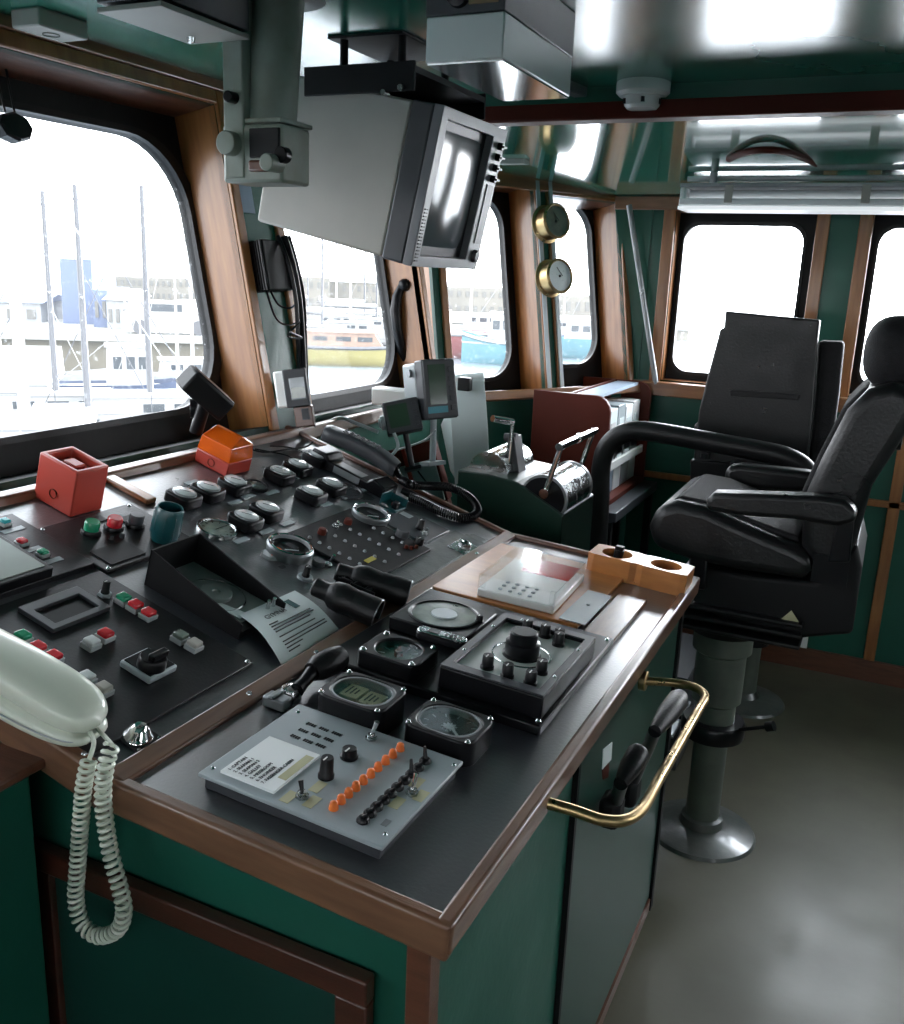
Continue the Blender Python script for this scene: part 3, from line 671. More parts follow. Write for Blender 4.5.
# ------------------------------------------------------------------ small builders
def knob(parent, x, y, z, r, h, m='blk', name='knob', point=True, n=24):
    k = MB().lathe([(0, h), (r*.72, h), (r*.80, h*.94), (r*.86, h*.25), (r, h*.18), (r, 0), (0, 0)], (x, y, z), n).build(name, m, parent)
    if point: B1('pointer', (x, y-r*.45, z+h+.0004), (r*.14, r*.8, .0012), 'white', k)
    return k
def screw(parent, x, y, z, r=.0035): return MB().lathe([(0, r*.7), (r*.6, r*.6), (r, 0)], (x, y, z), 12).build('screw', 'steel', parent)
def toggle(parent, x, y, z, h=.022, m='chrome', tilt=(.25, 0)):
    o = MB().cyl((x, y, z), (x, y, z+.004), .009, n=6).cyl((x, y, z+.004), (x, y, z+.008), .006, n=14).build('switch_nut', 'steel', parent)
    MB().cyl((x, y, z+.006), (x+tilt[0]*h, y+tilt[1]*h, z+h), .0022, .0036, n=12).build('switch_lever', m, o); return o
def lamp(parent, x, y, z, w, d, h, m, name='indicator_button'):
    o = B1('button_housing', (x, y, z+h*.3), (w*1.12, d*1.12, h*.6), 'clear', parent, bevel=.0015)
    B1(name, (x, y, z+h*.75), (w*.94, d*.94, h*.6), m, o, bevel=.003, seg=3); return o

# ================================================================== ON THE RIGHT WORKTOP
# intercom panel
m_, W, H = base(S1, [(199.5, 771.5), (297, 706), (463, 761), (382.5, 847.6)], .024)
t = empty('intercom_panel', m_, 'grey intercom panel with orange lamps and a white name card', 'control panel')
B1('housing', (0, 0, .009), (W-.012, H-.012, .018), 'greyd', t, bevel=.002)
B1('face_plate', (0, 0, .021), (W, H, .006), 'greyp', t, bevel=.0015)
ZT = .024
Fi = Frame(m_ @ Vector((0, 0, 0)), S1.x, S1.y)
def il(px, py, h=ZT): v = Fi.loc(px, py, h); return v.x, v.y
for px, py in ((213, 768), (298, 712), (454, 765), (385, 834)): screw(t, *il(px, py), ZT)
for r_ in range(3):
    for c_ in range(3):
        b = MB()
        for k in range(4):
            x, y = il(*[(308+c_*12.6-r_*8, 723.5+c_*4.5+r_*6), (0, 0)][0]); b.box((x+.004*k, y-.0003*k, ZT+.0004), (.0028, .006, .0009))
        b.build('speaker_slot', 'blkm', t, smooth=False)
cd_ = [il(*p) for p in ((219, 773), (270, 738), (321.6, 757), (272.7, 795))]
cx_, cy_ = sum(p[0] for p in cd_)/4, sum(p[1] for p in cd_)/4; cw = max(p[0] for p in cd_)-min(p[0] for p in cd_); ch = max(p[1] for p in cd_)-min(p[1] for p in cd_)
cw, ch = cw*.97, ch*.97
card = B1('name_card', (cx_, cy_, ZT+.002), (cw, ch, .004), 'paperw', t, bevel=.0006)
B1('yellow_tape', (cx_+cw*.40, cy_+ch*.08, ZT+.0042), (cw*.15, ch*.62, .0004), 'yell', card)
for i, s in enumerate(('1. CAPTAIN', '2. SEAMAN 1', '3. SEAMAN 2', '4. GALLEY', '5. MESSROOM', '6. ENGINEER', '7. PASSENGER CABIN')):
    text('card_text', s, cw*.085, 'ink' if i < 7 else 'greyd', card, T((cx_-cw*.40+cw*.105*i, cy_-ch*.44, ZT+.0045)) @ Matrix.Rotation(PI/2, 4, 'Z'))
toggle(t, *il(371, 739), ZT, .030)
k1 = knob(t, *il(326, 777), ZT, .011, .030); k2 = knob(t, *il(349, 757), ZT, .013, .014)
for (x, y) in (il(289, 797, ZT), il(318, 787, ZT), il(312, 802, ZT), il(397, 803, ZT), il(417, 783, ZT), il(421, 796, ZT)):
    B1('yellow_tape', (x, y, ZT+.0003), (.014, .026, .0004), 'yell', t)
toggle(t, *il(302, 797), ZT, .020, 'blk', (-.3, .2))
toggle(t, *il(412, 794), ZT, .028, 'chrome', (0, .25))
for i in range(10):
    f = i/9; px, py = 333.5+(400-333.5)*f, 809+(750-809)*f; x, y = il(px, py)
    MB().lathe([(0, .012), (.0030, .0116), (.0048, .0098), (.0054, .007), (.0057, .004), (.0063, .003), (.0063, 0), (0, 0)], (x, y, ZT), 18).build('orange_lamp', 'orange', t)
for i in range(10):
    f = i/9; px, py = 363+(425-363)*f, 821+(762-821)*f; x, y = il(px, py)
    tilt = (0, .9) if i in (7, 9) else (.5, -.5)
    o = MB().lathe([(0, .007), (.006, .006), (.0085, .003), (.0088, 0), (0, 0)], (x, y, ZT), 18).build('black_switch', 'blk', t)
    MB().cyl((x, y, ZT+.004), (x+(-.004 if i in (7, 9) else .007), y+(.003 if i in (7, 9) else -.002), ZT+(.022 if i in (7, 9) else .013)), .0036, .002, n=10).build('switch_lever', 'blk', o)
x, y = il(386, 823); B1('embossed_label', (x, y, ZT+.0004), (.008, .014, .0006), 'greym', t)

# joystick grip lying at the divider
pA, pB, pC, pD = [S1.hit(*q) for q in ((338, 655), (309, 675), (290, 697), (274, 708))]
t = empty('joystick_grip', T(S1.hit(300, 685)), 'black hand grip with silver clamp lying beside the intercom panel', 'hand control')
def wl_(o): o.matrix_parent_inverse = o.parent.matrix_world.inverted(); return o
u = S1.z
wl_(MB().tube([S1.hit(340, 657, .035), S1.hit(332, 661, .035), S1.hit(318, 668, .03), S1.hit(312, 672, .028)], [.020, .023, .022, .016], 14).build('grip', 'rubber', t))
wl_(MB().tube([S1.hit(312, 672, .028), S1.hit(303, 683, .022), S1.hit(297, 690, .018)], [.012, .010, .012], 12).build('stem', 'blk', t))
wl_(MB().lathe([(0, .024), (.014, .021), (.018, .014), (.018, 0)], (0, 0, 0), 22).build('silver_cap', 'steel', t, mw=None)).matrix_world = S1.mat(S1.hit(290, 699))
wl_(MB().box((0, 0, .010), (.040, .026, .018)).box((-.004, .0, .020), (.012, .03, .006)).build('clamp', 'greym', t, bevel=.003)).matrix_world = S1.mat(S1.hit(277, 707))

def bezel_gauge(pts, h, label, name='panel_gauge', face='greyd', ovalw=.80, grp=None):
    m_, W, H = base(S1, pts, h)
    t = empty(name, m_, label, 'gauge', grp)
    out = rrect(W, H, min(W, H)*.22, 8, bulge=.0); inn = rrect(W*ovalw, H*ovalw, min(W, H)*ovalw*.46, 8)
    MB().ring(out, inn, 0.0, h).build('case', 'blk', t, bevel=.003)
    MB().prism([(x*.99, y*.99) for x, y in inn], h*.25, h*.72).build('dial_face', face, t)
    MB().ring([(x*1.0, y*1.0) for x, y in inn], [(x*.93, y*.93) for x, y in inn], h*.72, h*.98).build('inner_rim', 'greym', t)
    MB().prism([(x*.985, y*.985) for x, y in inn], h*.93, h*.95).build('glass', 'gglass', t, smooth=False)
    for sx_, sy_ in ((1, 1), (1, -1), (-1, 1), (-1, -1)): screw(t, sx_*W*.425, sy_*H*.425, h, .0045)
    return t, W, H
t, W, H = bezel_gauge([(318, 691), (345, 670), (406, 687.5), (380, 714)], .052, 'round cornered black gauge with two cream scale cards under its glass', ovalw=.84)
for x, y in ((-W*.15, H*.04), (W*.16, -H*.0)):
    c_ = B1('scale_card', (x, y, .0405), (W*.27, H*.42, .006), 'yell', t, bevel=.001)
    for k in range(3): B1('scale_mark', (x-W*.07+k*W*.06, y, .0438), (W*.02, H*(.26-.05*k), .0008), 'ink', c_)
t, W, H = bezel_gauge([(408, 716), (434.6, 699), (496, 717.6), (471, 746)], .042, 'round cornered black gauge with dark compass face and pale needle', ovalw=.84)
MB().prism([(.012*math.cos(a)*(1 if k % 2 else .6), .012*math.sin(a)*(1 if k % 2 else .6)) for k, a in enumerate([i*PI/10 for i in range(20)])], .0305, .032).build('centre_star', 'paper', t)
MB().box((.018, -.014, .0315), (.004, .035, .0012), rot=Matrix.Rotation(.8, 4, 'Z')).build('needle', 'paper', t)
for k in range(12):
    a = k*PI/6; MB().box((W*.34*math.cos(a), H*.34*math.sin(a), .0308), (.008, .002, .0008), rot=Matrix.Rotation(a, 4, 'Z')).build('scale_mark', 'greyp', t)

# instrument base plate with its three instruments
m_, W, H = base(S1, [(343, 663), (539, 726), (610.5, 643), (430, 588)], .018)
t = empty('instrument_base_plate', m_, 'large thin black plate carrying the control box and two square dials', 'mounting plate')
B1('plate', (0, 0, .009), (W, H, .018), 'blk', t, bevel=.003)
for sx_, sy_ in ((1, 1), (1, -1), (-1, -1)): screw(t, sx_*W*.475, sy_*H*.46, .018, .005)
m_, W, H = base(S1, [(424.6, 593), (494, 615), (466, 638), (393, 616)], .045, .0182)
t = empty('square_dial', m_, 'square black dial plate with wide smoked round window and corner knob', 'dial')
B1('case', (0, 0, .013), (W, H, .026), 'blk', t, bevel=.003)
R0 = min(W, H)*.40
MB().lathe([(R0*1.18, .0262), (R0*1.18, .0285), (R0*1.1, .0295), (R0*1.06, .0268)], n=40).build('bezel', 'blk', t)
MB().lathe([(0, .0275), (R0*1.08, .0268)], n=40).build('glass', 'dialg', t)
MB().lathe([(0, .0296), (R0*.42, .0296), (R0*.44, .027)], n=32).build('centre_disc', 'greyp', t)
knob(t, W*.42, H*.10, .026, .008, .013)
m_, W, H = base(S1, [(383, 631), (439.6, 647), (414.7, 668), (360, 647)], .048, .0182)
t = empty('square_gauge', m_, 'square black gauge with round cut-out and steel corner screws', 'gauge')
R0 = min(W, H)*.41
inn = circ(R0, 32); MB().ring(rect_match(W, H, inn), inn, 0, .030).build('case', 'blk', t, bevel=.0025)
MB().lathe([(0, .016), (R0*.99, .016)], n=32).build('dial_face', 'dialg', t)
for k in range(10):
    a = k*PI/5+.2; MB().box((R0*.75*math.cos(a), R0*.75*math.sin(a), .0168), (.012, .002, .0008), rot=Matrix.Rotation(a, 4, 'Z')).build('scale_mark', 'paper', t)
MB().cyl((0, 0, .016), (0, 0, .026), .007, n=14).box((.0, .008, .021), (.005, .04, .002), rot=Matrix.Rotation(.6, 4, 'Z')).build('needle', 'redbrown', t)
MB().lathe([(0, .0272), (R0*.99, .0268)], n=32).build('glass', 'gglass', t)
for sx_, sy_ in ((1, 1), (1, -1), (-1, 1), (-1, -1)): screw(t, sx_*W*.41, sy_*H*.41, .030, .006)
# silver pen drive like gadget across the dial
pa, pb = S1.hit(417, 631, .055), S1.hit(467, 645, .055); v = (pb-pa); Lg = v.length; xa = v.normalized(); fr = Frame((pa+pb)/2-S1.z*.009, xa, S1.z.cross(xa))
t = empty('silver_recorder', fr.mat(), 'slim silver recorder with dark window lying across the square dial', 'recorder')
MB().prism(rrect(Lg, .026, .0125, 6), 0, .014).build('body', 'blk', t, bevel=.003)
MB().prism(rrect(Lg*.97, .023, .011, 6), .013, .018).build('silver_top', 'steel', t, bevel=.002)
B1('display', (-Lg*.16, 0, .0182), (Lg*.22, .016, .001), 'greyd', t)
for k in range(4): B1('button', (Lg*(.10+.08*k), 0, .0185), (Lg*.03, .010, .0012), 'greyd', t)
# control box
m_, W, H = base(S1, [(506, 613), (594, 640), (542.5, 693), (439.6, 664.6)], .060, .0182)
HB = .040
t = empty('radar_control_box', m_, 'black control box with big centre knob and eight small knobs', 'control box')
inn = [(x, y) for x, y in ((W*.42, H*.42), (-W*.42, H*.42), (-W*.42, -H*.42), (W*.42, -H*.42))]; out = [(W/2, H/2), (-W/2, H/2), (-W/2, -H/2), (W/2, -H/2)]
MB().ring(out, inn, 0, HB).build('case', 'blk', t, bevel=.003)
MB().ring([(x*.995, y*.995) for x, y in out], [(x*1.0, y*1.0) for x, y in inn], HB, HB+.003).build('frame_rim', 'greyd', t, bevel=.001)
B1('face_plate', (0, 0, HB-.011), (W*.84, H*.84, .010), M.setdefault('boxface', mat('grey_green_face', (.42, .46, .43), .38, var=.12, coat=.8, crough=.25)), t)
zf = HB-.006
MB().lathe([(W*.27, zf), (W*.275, zf+.0015), (W*.285, zf+.0015), (W*.29, zf)], n=40).build('dial_ring', 'steel', t)
kk = MB().lathe([(0, .044), (.021, .044), (.024, .041), (.024, .026), (.030, .024), (.030, .004), (.034, .002), (.034, 0)], (0, 0, zf), 32).build('centre_knob', 'blk', t)
Fb = Frame(m_ @ Vector((0, 0, 0)), S1.x, S1.y)
def bl(px, py, h=zf): v = Fb.loc(px, py, h); return v.x, v.y
def clampb(x, y): return max(-W*.36, min(W*.36, x)), max(-H*.36, min(H*.36, y))
for px, py in ((487, 668), (507, 677), (530, 684), (541, 673), (533, 626), (549, 632), (565, 634), (558, 645)):
    x, y = clampb(*bl(px, py)); knob(t, x, y, zf, .0115, .024, n=18)
for sx_, sy_ in ((1, .5), (1, -.5), (-1, .5), (-1, -.5), (.3, 1), (-.6, 1)): screw(t, sx_*W*.45, sy_*H*.45, HB+.003, .003)

# wooden inlay and metal plates at the far end
def board(pts, name, label, cat, m, h=.008, grp=None, holes=()):
    m_, W, H = base(S1, pts, h); t = B1(name, (0, 0, h/2+.0004), (W, H, h), m, None, bevel=.0015, mw=m_) if False else MB().box((0, 0, h/2+.0004), (W, H, h)).build(name, m, mw=m_, bevel=.0015)
    return tag(t, label, cat, grp), W, H, m_
S1m = S1.mat()
xa = -L1+.02
def s1x(px, py): return S1.loc(px, py).x
def s1y(px, py): return S1.loc(px, py).y
yb0 = s1y(405, 593); yb1 = s1y(462, 558)
o = MB().box((-.30, (s1y(585, 630)+DY-.10)/2, .0045), (.33, DY-.10-s1y(585, 630)+.02, .009)).build('wooden_inlay', 'woodl', mw=S1m, bevel=.002)
tag(o, 'orange brown wooden inlay board let into the worktop under the clear covered box', 'board')
m_, W, H = base(S1, [(586, 624), (620, 592.5), (650, 600), (611, 642.5)], .012, .0)
o = MB().box((0, 0, .0055), (W*.86, H, .011)).build('wooden_plank', 'woodo', mw=m_, bevel=.002)
tag(o, 'worn brown plank on the worktop between metal plate and edge', 'plank')
m_, W, H = base(S1, [(588, 590), (609.5, 597.6), (585, 625), (560.7, 616)], .011, .0095)
o = MB().box((0, 0, .001), (W, H, .002)).cyl((0, .01, .002), (0, .01, .005), .004, n=12).build('metal_cover_plate', 'greyp', mw=m_, bevel=.0006); tag(o, 'small pale metal cover plate beside the clear covered box', 'plate')
# white keypad box with a clear acrylic cover
qn, ql, qr = S1.hit(554, 607, .0275), S1.hit(477.5, 588, .0275), S1.hit(586, 579, .0275)
fk = Frame(qn, qn-ql, qr-qn); W = (qn-ql).length; H = (qr-qn).dot(fk.y)*1.14; m_ = fk.mat(fk.pt(-W/2, H/2, -.018))
t = empty('covered_keypad', m_, 'white keypad box with red label under a clear plastic cover', 'keypad box')
B1('white_case', (0, 0, .009), (W, H, .018), 'white', t, bevel=.003)
Fk = Frame(m_ @ Vector((0, 0, 0)), fk.x, fk.y)
lp = [Fk.loc(*p, .018) for p in ((535, 559), (577, 571), (568, 582), (524, 567))]
cxl = sum(p.x for p in lp)/4; cyl_ = sum(p.y for p in lp)/4; B1('red_label', (cxl, cyl_, .0184), (max(p.x for p in lp)-min(p.x for p in lp), (max(p.y for p in lp)-min(p.y for p in lp)), .0008), 'redl', t)
for r_ in range(3):
    for c_ in range(4): MB().lathe([(0, .003), (.004, .003), (.005, 0)], (-W*.25+c_*W*.13, -H*.20-r_*H*.10, .018), 12).build('key', 'greyp', t)
cv = MB()
for c_, s_ in (((0, -H/2+.002, .028), (W, .003, .034)), ((0, H/2-.002, .028), (W, .003, .034)), ((-W/2+.002, 0, .028), (.003, H, .034)), ((W/2-.002, 0, .028), (.003, H, .034)), ((0, 0, .0480), (W, H, .0020))): cv.box(c_, s_)
cv = cv.build('clear_cover', 'acryl', t, smooth=False)
for sx_, sy_ in ((1, -1), (-1, -1), (1, 1)): MB().cyl((sx_*(W/2-.008), sy_*(H/2-.008), .0184), (sx_*(W/2-.008), sy_*(H/2-.008), .0468), .006, n=12).build('cover_pillar', 'acryl', cv)
# wooden cup holder
pl = S1.hit(588, 553, .05); pr = S1.hit(687, 577, .05); W = (pr-pl).length; H = .088
fr = Frame(pl, pr-pl, S1.y); fr = Frame(fr.pt(W/2, H/2, -.05), fr.x, fr.y)
t = empty('wooden_cup_holder', fr.mat(), 'orange wooden block with two round cup holes at the worktop corner', 'cup holder')
rr = .036
for s in (-1, 1):
    inn = circ(rr, 32, s*W/4, 0); MB().ring(rect_match(W/2, H, inn, s*W/4, 0), inn, 0, .052).build('holder_half', 'woodl', t, smooth=False)
B1('bottom_board', (0, 0, .003), (W*.98, H*.96, .006), 'woodl', t)
tag(MB().cyl((-W/4, 0, .008), (-W/4+.004, 0, .062), .010, .012, n=14).box((-W/4+.004, 0, .066), (.020, .018, .010)).build('pen_holder', 'blk', mw=fr.mat(), bevel=.002), 'small black stub standing in a hole of the wooden cup holder', 'stub')

# ================================================================== ON THE SLOPING WORKTOP
def plate2(pts, name, label, cat, m='panelblk', h=.006, bevel=.0015, grp=None, z=0.0):
    m_, W, H = base(S2, pts, h+z, z); t = empty(name, m_, label, cat, grp)
    B1('plate', (0, 0, h/2), (W, H, h), m, t, bevel=bevel); F = Frame(m_ @ Vector((0, 0, 0)), S2.x, S2.y)
    return t, W, H, (lambda px, py, hh=h: (F.loc(px, py, hh).x, F.loc(px, py, hh).y))
# screen panel at the left edge
t, W, H, L = plate2([(93, 563), (12, 513), (-120, 560), (0, 592)], 'display_panel', 'black panel with pale screen and three coloured buttons at the console end', 'control panel', h=.012)
x0, y0 = L(54, 567, .03)
sw = W*.62
B1('display_housing', (x0-sw/2, y0-.09, .018), (sw, .18, .024), 'blk', t, bevel=.002)
B1('screen', (x0-sw/2, y0-.09, .0305), (sw-.02, .16, .002), M.setdefault('palescr', mat('pale_screen', (.36, .39, .36), .2, var=.15, coat=.6)), t)
for px, py, m in ((5, 521, 'cyanl'), (22, 541, 'redl'), (43, 552, 'greenl')):
    x, y = L(px, py, .02); lamp(t, x, y, .012, .017, .017, .012, m); B1('label_strip', (x+.022, y, .0125), (.012, .045, .001), 'greyp', t)
# engine start panel
t, W, H, L = plate2([(68, 548), (111, 568), (193, 541), (130, 503)], 'starter_panel', 'black panel with round green, red and grey push buttons', 'control panel', h=.008)
for px, py, m in ((91, 531, 'greenl'), (114, 527, 'redl'), (135.5, 524, 'greyd')):
    x, y = L(px, py, .012)
    MB().lathe([(0, .008), (.017, .008), (.019, .004), (.019, 0), (0, 0)], (x, y, .008), 26).build('button_ring', 'blk', t)
    MB().lathe([(0, .026), (.0125, .026), (.0145, .023), (.0145, .006), (0, .006)], (x, y, .008), 26).build('push_button', m, t)
for pts in (((118, 553), 0), ((128, 519), 1), ((97, 520), 1)):
    x, y = L(*pts[0]); s = (.055, .085) if not pts[1] else (.02, .035)
    B1('label_strip', (x, y, .009), (*s, .002), 'blkm', t)
for px, py in ((111, 539), (122, 537)): MB().lathe([(0, .009), (.004, .008), (.005, 0)], (*L(px, py), .008), 12).build('small_lamp', 'greyd', t)
for sx_, sy_ in ((1, 1), (1, -1), (-1, 1), (-1, -1)): screw(t, sx_*W*.46, sy_*H*.46, .008, .004)
x, y = L(163, 545, 0)
F = S2.hit(163, 543)
t2 = empty('teal_beaker', S2.mat(F), 'dark teal ribbed plastic beaker standing beside the round push buttons', 'beaker')
MB().lathe([(0, .002), (.026, .002), (.029, .02), (.0275, .066), (.0245, .072), (.022, .072), (.0235, .06), (.024, .01), (0, .008)], n=30).build('cup', 'teal', t2)
for k in range(18):
    a = k*PI/9; MB().cyl((.0285*math.cos(a), .0285*math.sin(a), .014), (.0275*math.cos(a), .0275*math.sin(a), .060), .0012, n=6).build('rib', 'teal', t2) if k % 2 else None
t2.matrix_world = S2.mat(F+S2.z*.008)
# main switch panel
t, W, H, L = plate2([(97, 571), (242, 655), (110, 744), (-60, 660)], 'switch_panel', 'large black switch panel with coloured indicator blocks, frame and rotary switch', 'control panel', h=.006)
fx = [L(*p) for p in ((22, 612), (52, 634), (107, 609), (76, 590))]
fc = (sum(p[0] for p in fx)/4, sum(p[1] for p in fx)/4); fw = max(p[0] for p in fx)-min(p[0] for p in fx); fh = max(p[1] for p in fx)-min(p[1] for p in fx)
MB().ring([(fc[0]+a*fw/2, fc[1]+b*fh/2) for a, b in ((1, 1), (-1, 1), (-1, -1), (1, -1))], [(fc[0]+a*fw*.30+.004, fc[1]+b*fh*.38) for a, b in ((1, 1), (-1, 1), (-1, -1), (1, -1))], .006, .014).build('window_frame', 'greyd', t, bevel=.001)
B1('window', (fc[0], fc[1], .0075), (fw*.6, fh*.76, .002), 'blk', t)
def ind(pxs, ms, h=.016):
    for (px, py), m in zip(pxs, ms): lamp(t, *L(px, py, .02), .006, .022, .021, h, m)
ind(((124, 596), (136, 603), (149, 611)), ('greenl', 'redl', 'redl')); ind(((23, 634), (38, 645), (54, 654)), ('greenl', 'redl', 'redl'))
ind(((92, 640), (106, 632)), ('dial', 'redl')); ind(((87, 675), (104, 686)), ('dial', 'beige')); ind(((181, 634), (195, 642)), ('dialg', 'beige'))
x, y = L(105, 593, .01); MB().lathe([(0, .005), (.011, .005), (.013, 0), (0, 0)], (x, y, .006), 6).build('knob_base', 'greyp', t); knob(t, x, y, .010, .0075, .024)
x, y = L(149, 664, .015); B1('rotary_plate', (x, y, .012), (.062, .060, .012), 'greyp', t, bevel=.003); o = B1('rotary_face', (x, y, .0185), (.054, .052, .002), 'blk', t)
x, y = L(153, 658, .034); k_ = MB().lathe([(0, .018), (.019, .018), (.022, .014), (.022, 0), (0, 0)], (x, y, .019), 28).build('rotary_switch', 'blk', t); B1('rotary_grip', (x+.006, y+.004, .041), (.012, .034, .012), 'blk', k_, bevel=.002)
for sx_, sy_ in ((.48, .48), (.48, -.48), (.1, -.47)): screw(t, sx_*W, sy_*H, .006, .005)
# small square plate with a chrome dome
t, W, H, L = plate2([(115, 736), (137, 720), (163, 737), (140, 752)], 'dome_light_plate', 'small black plate with a chrome dome by the wood divider', 'switch plate', h=.004)
MB().lathe([(0, .020), (.008, .019), (.014, .013), (.0165, .005), (.020, .002), (.021, 0)], (0, 0, .004), 28).build('chrome_dome', 'chrome', t)
for sx_, sy_ in ((1, 1), (1, -1), (-1, 1), (-1, -1)): screw(t, sx_*W*.42, sy_*H*.42, .004, .003)

# alarm sounder and amber beacon
def cube_thing(pts, h, name, label, cat):
    m_, W, H = base(S2, pts, 0); return empty(name, m_, label, cat), W, H
t, W, H = cube_thing([(36, 496), (70, 518), (101, 509)], .1, 'alarm_sounder', 'red square alarm sounder with open top on the console by the window', 'alarm')
hh = .098
MB().ring([(W/2, H/2), (-W/2, H/2), (-W/2, -H/2), (W/2, -H/2)], [(W*.40, H*.38), (-W*.40, H*.38), (-W*.40, -H*.38), (W*.40, -H*.38)], 0, hh).build('housing', 'red', t, bevel=.003)
B1('recess_floor', (0, 0, hh*.40), (W*.84, H*.8, hh*.8), 'red', t)
B1('sounder_block', (0, 0, hh*.87), (W*.34, H*.34, hh*.12), 'red', t, bevel=.003)
MB().ring(circ(.010, 24), circ(.0086, 24), 0, .0012, m=T((0, -H/2-.0012, .030)) @ Matrix.Rotation(PI/2, 4, 'X')).build('cover_ring', 'redbrown', t)
t, W, H = cube_thing([(194, 461), (226, 477.7), (247, 470)], .1, 'warning_beacon', 'orange warning beacon with amber lens and red base on the console', 'beacon')
B1('red_base', (0, 0, .018), (W, H, .036), 'red', t, bevel=.003)
b = MB(); P = [(-W/2, -H/2, .036), (W/2, -H/2, .036), (W/2, H/2, .036), (-W/2, H/2, .036), (-W*.46, -H*.46, .072), (W*.46, -H*.46, .072), (W*.46, H*.46, .072), (-W*.46, H*.46, .072)]
b.hexa([Vector(p) for p in P]); b.hexa([Vector(p) for p in [(-W*.46, -H*.46, .0725), (W*.46, -H*.46, .0725), (W*.46, H*.46, .0725), (-W*.46, H*.46, .0725), (-W*.40, -H*.05, .094), (W*.40, -H*.05, .094), (W*.40, H*.05, .094), (-W*.40, H*.05, .094)]])
b.build('amber_lens', 'amber', t, smooth=False, bevel=.002)
MB().cyl((0, 0, .037), (0, 0, .060), .012, n=14).build('lamp_core', 'dial', t)
MB().ring(circ(.010, 24), circ(.0086, 24), 0, .0012, m=T((0, -H/2-.0012, .018)) @ Matrix.Rotation(PI/2, 4, 'X')).build('cover_ring', 'redbrown', t)

# meters
_names = [((185, 491), 'first meter of the front row beside the teal beaker', 1), ((209, 485), 'second meter of the front row, its glass dull grey', 1), ((236, 479), 'third meter of the front row, next to the flat round one', 1),
 ((247, 514), 'meter standing behind the large flat dial', 1), ((268, 505), 'meter beside the rim of the ring gauge, right one of its pair', 1), ((281, 469), 'meter nearest the amber beacon, with shiny glass', 1),
 ((299, 462), 'brightest meter, middle one of the three behind the beacon', 1), ((318, 453), 'meter tucked against the telephone cradle', 1), ((313, 489), 'left meter of the pair in front of the telephone', 1), ((333, 481), 'right meter of the pair in front of the telephone', 1)]
proto = None
for (px, py), lb, k in _names:
    hm = .030; m_ = S2.mat(S2.hit(px, py, hm)-S2.z*hm)
    if proto is None:
        t = proto = empty('panel_meter', m_, None, 'meter', 'square panel meters')
        MB().prism(rrect(.066, .058, .010, 4), 0, hm-.004).build('case', 'blk', t, bevel=.004)
        MB().lathe([(.0265, hm-.005), (.0255, hm-.001), (.0235, hm)], n=30, sx=1.06, sy=.92).build('rim', 'greym', t)
        MB().lathe([(0, hm+.001), (.021, hm+.0005), (.0245, hm-.002), (0, hm-.004)], n=30, sx=1.06, sy=.92).build('dial_glass', 'dial', t)
        MB().box((0, 0, hm+.0012), (.024, .0012, .0006), rot=Matrix.Rotation(.5, 4, 'Z')).build('needle', 'ink', t)
    else: t = copy_tree(proto, m_)
    t['label'] = 'square black '+lb
def flat_dial(px, py, r, name, label, face, rim='greym', ring_h=.008, deep=False):
    t = empty(name, S2.mat(S2.hit(px, py, ring_h)-S2.z*ring_h), label, 'gauge')
    MB().lathe([(r*.80, ring_h*.5), (r*.86, ring_h), (r*.97, ring_h*.9), (r*1.0, 0), (r*.80, 0)], n=40).build('bezel', rim, t)
    MB().lathe([(0, ring_h*.45), (r*.85, ring_h*.45), (r*.85, 0), (0, 0)], n=36).build('dial_face', face, t)
    MB().lathe([(0, ring_h*.75), (r*.84, ring_h*.7)], n=36).build('glass', 'gglass', t)
    n_ = MB().box((0, r*.25, ring_h*.55), (.0016, r*.8, .0008), rot=None).build('needle', 'ink', t)
    for k in range(9):
        a = PI*(-.2)+k*PI*1.4/8; MB().box((r*.66*math.cos(a), r*.66*math.sin(a), ring_h*.5), (r*.14, .0014, .0008), rot=Matrix.Rotation(a, 4, 'Z')).build('scale_mark', 'ink', t)
    return t
flat_dial(218, 527, .044, 'flat_round_gauge', 'large flat round gauge with pale greenish face behind the black hood', M.setdefault('dialp', mat('mottled_pale_dial', (.45, .47, .38), .3, c2=(.30, .36, .32), scale=60, coat=.7)), 'steel')
flat_dial(256, 484, .031, 'flat_round_gauge', 'small flat round gauge with brownish face between the meters', 'dialg', 'blk')
flat_dial(347, 489, .044, 'flat_round_gauge', 'flat dark round gauge beside the telephone cradle', 'greyd', 'greyd')
def ring_gauge(px, py, label, r=.052):
    hh = .024; t = empty('ring_gauge', S2.mat(S2.hit(px, py, hh)-S2.z*hh), label, 'gauge')
    MB().lathe([(r*.80, .004), (r*.80, hh-.003), (r*.83, hh), (r*.90, hh), (r*.97, hh-.004), (r*.97, hh-.010), (r*.90, 0), (r*.80, 0)], n=44).build('ring_case', 'greym', t)
    MB().lathe([(r*.80, hh+.0005), (r*.86, hh+.002), (r*.92, hh+.0005)], n=44).build('bright_rim', 'chrome', t)
    MB().lathe([(0, hh-.009), (r*.81, hh-.009), (r*.81, 0), (0, 0)], n=36).build('dial_face', 'blk', t)
    B1('dial_card', (-.002, .008, hh-.008), (.026, .016, .002), 'greyd', t); MB().box((.01, -.008, hh-.007), (.002, .03, .001), rot=Matrix.Rotation(-.7, 4, 'Z')).build('needle', 'paper', t)
    return t
ring_gauge(291, 544, 'deep ring gauge with bright rim and dark face near the black hood'); g = ring_gauge(372, 511, 'deep ring gauge with bright rim near the telephone', .049)
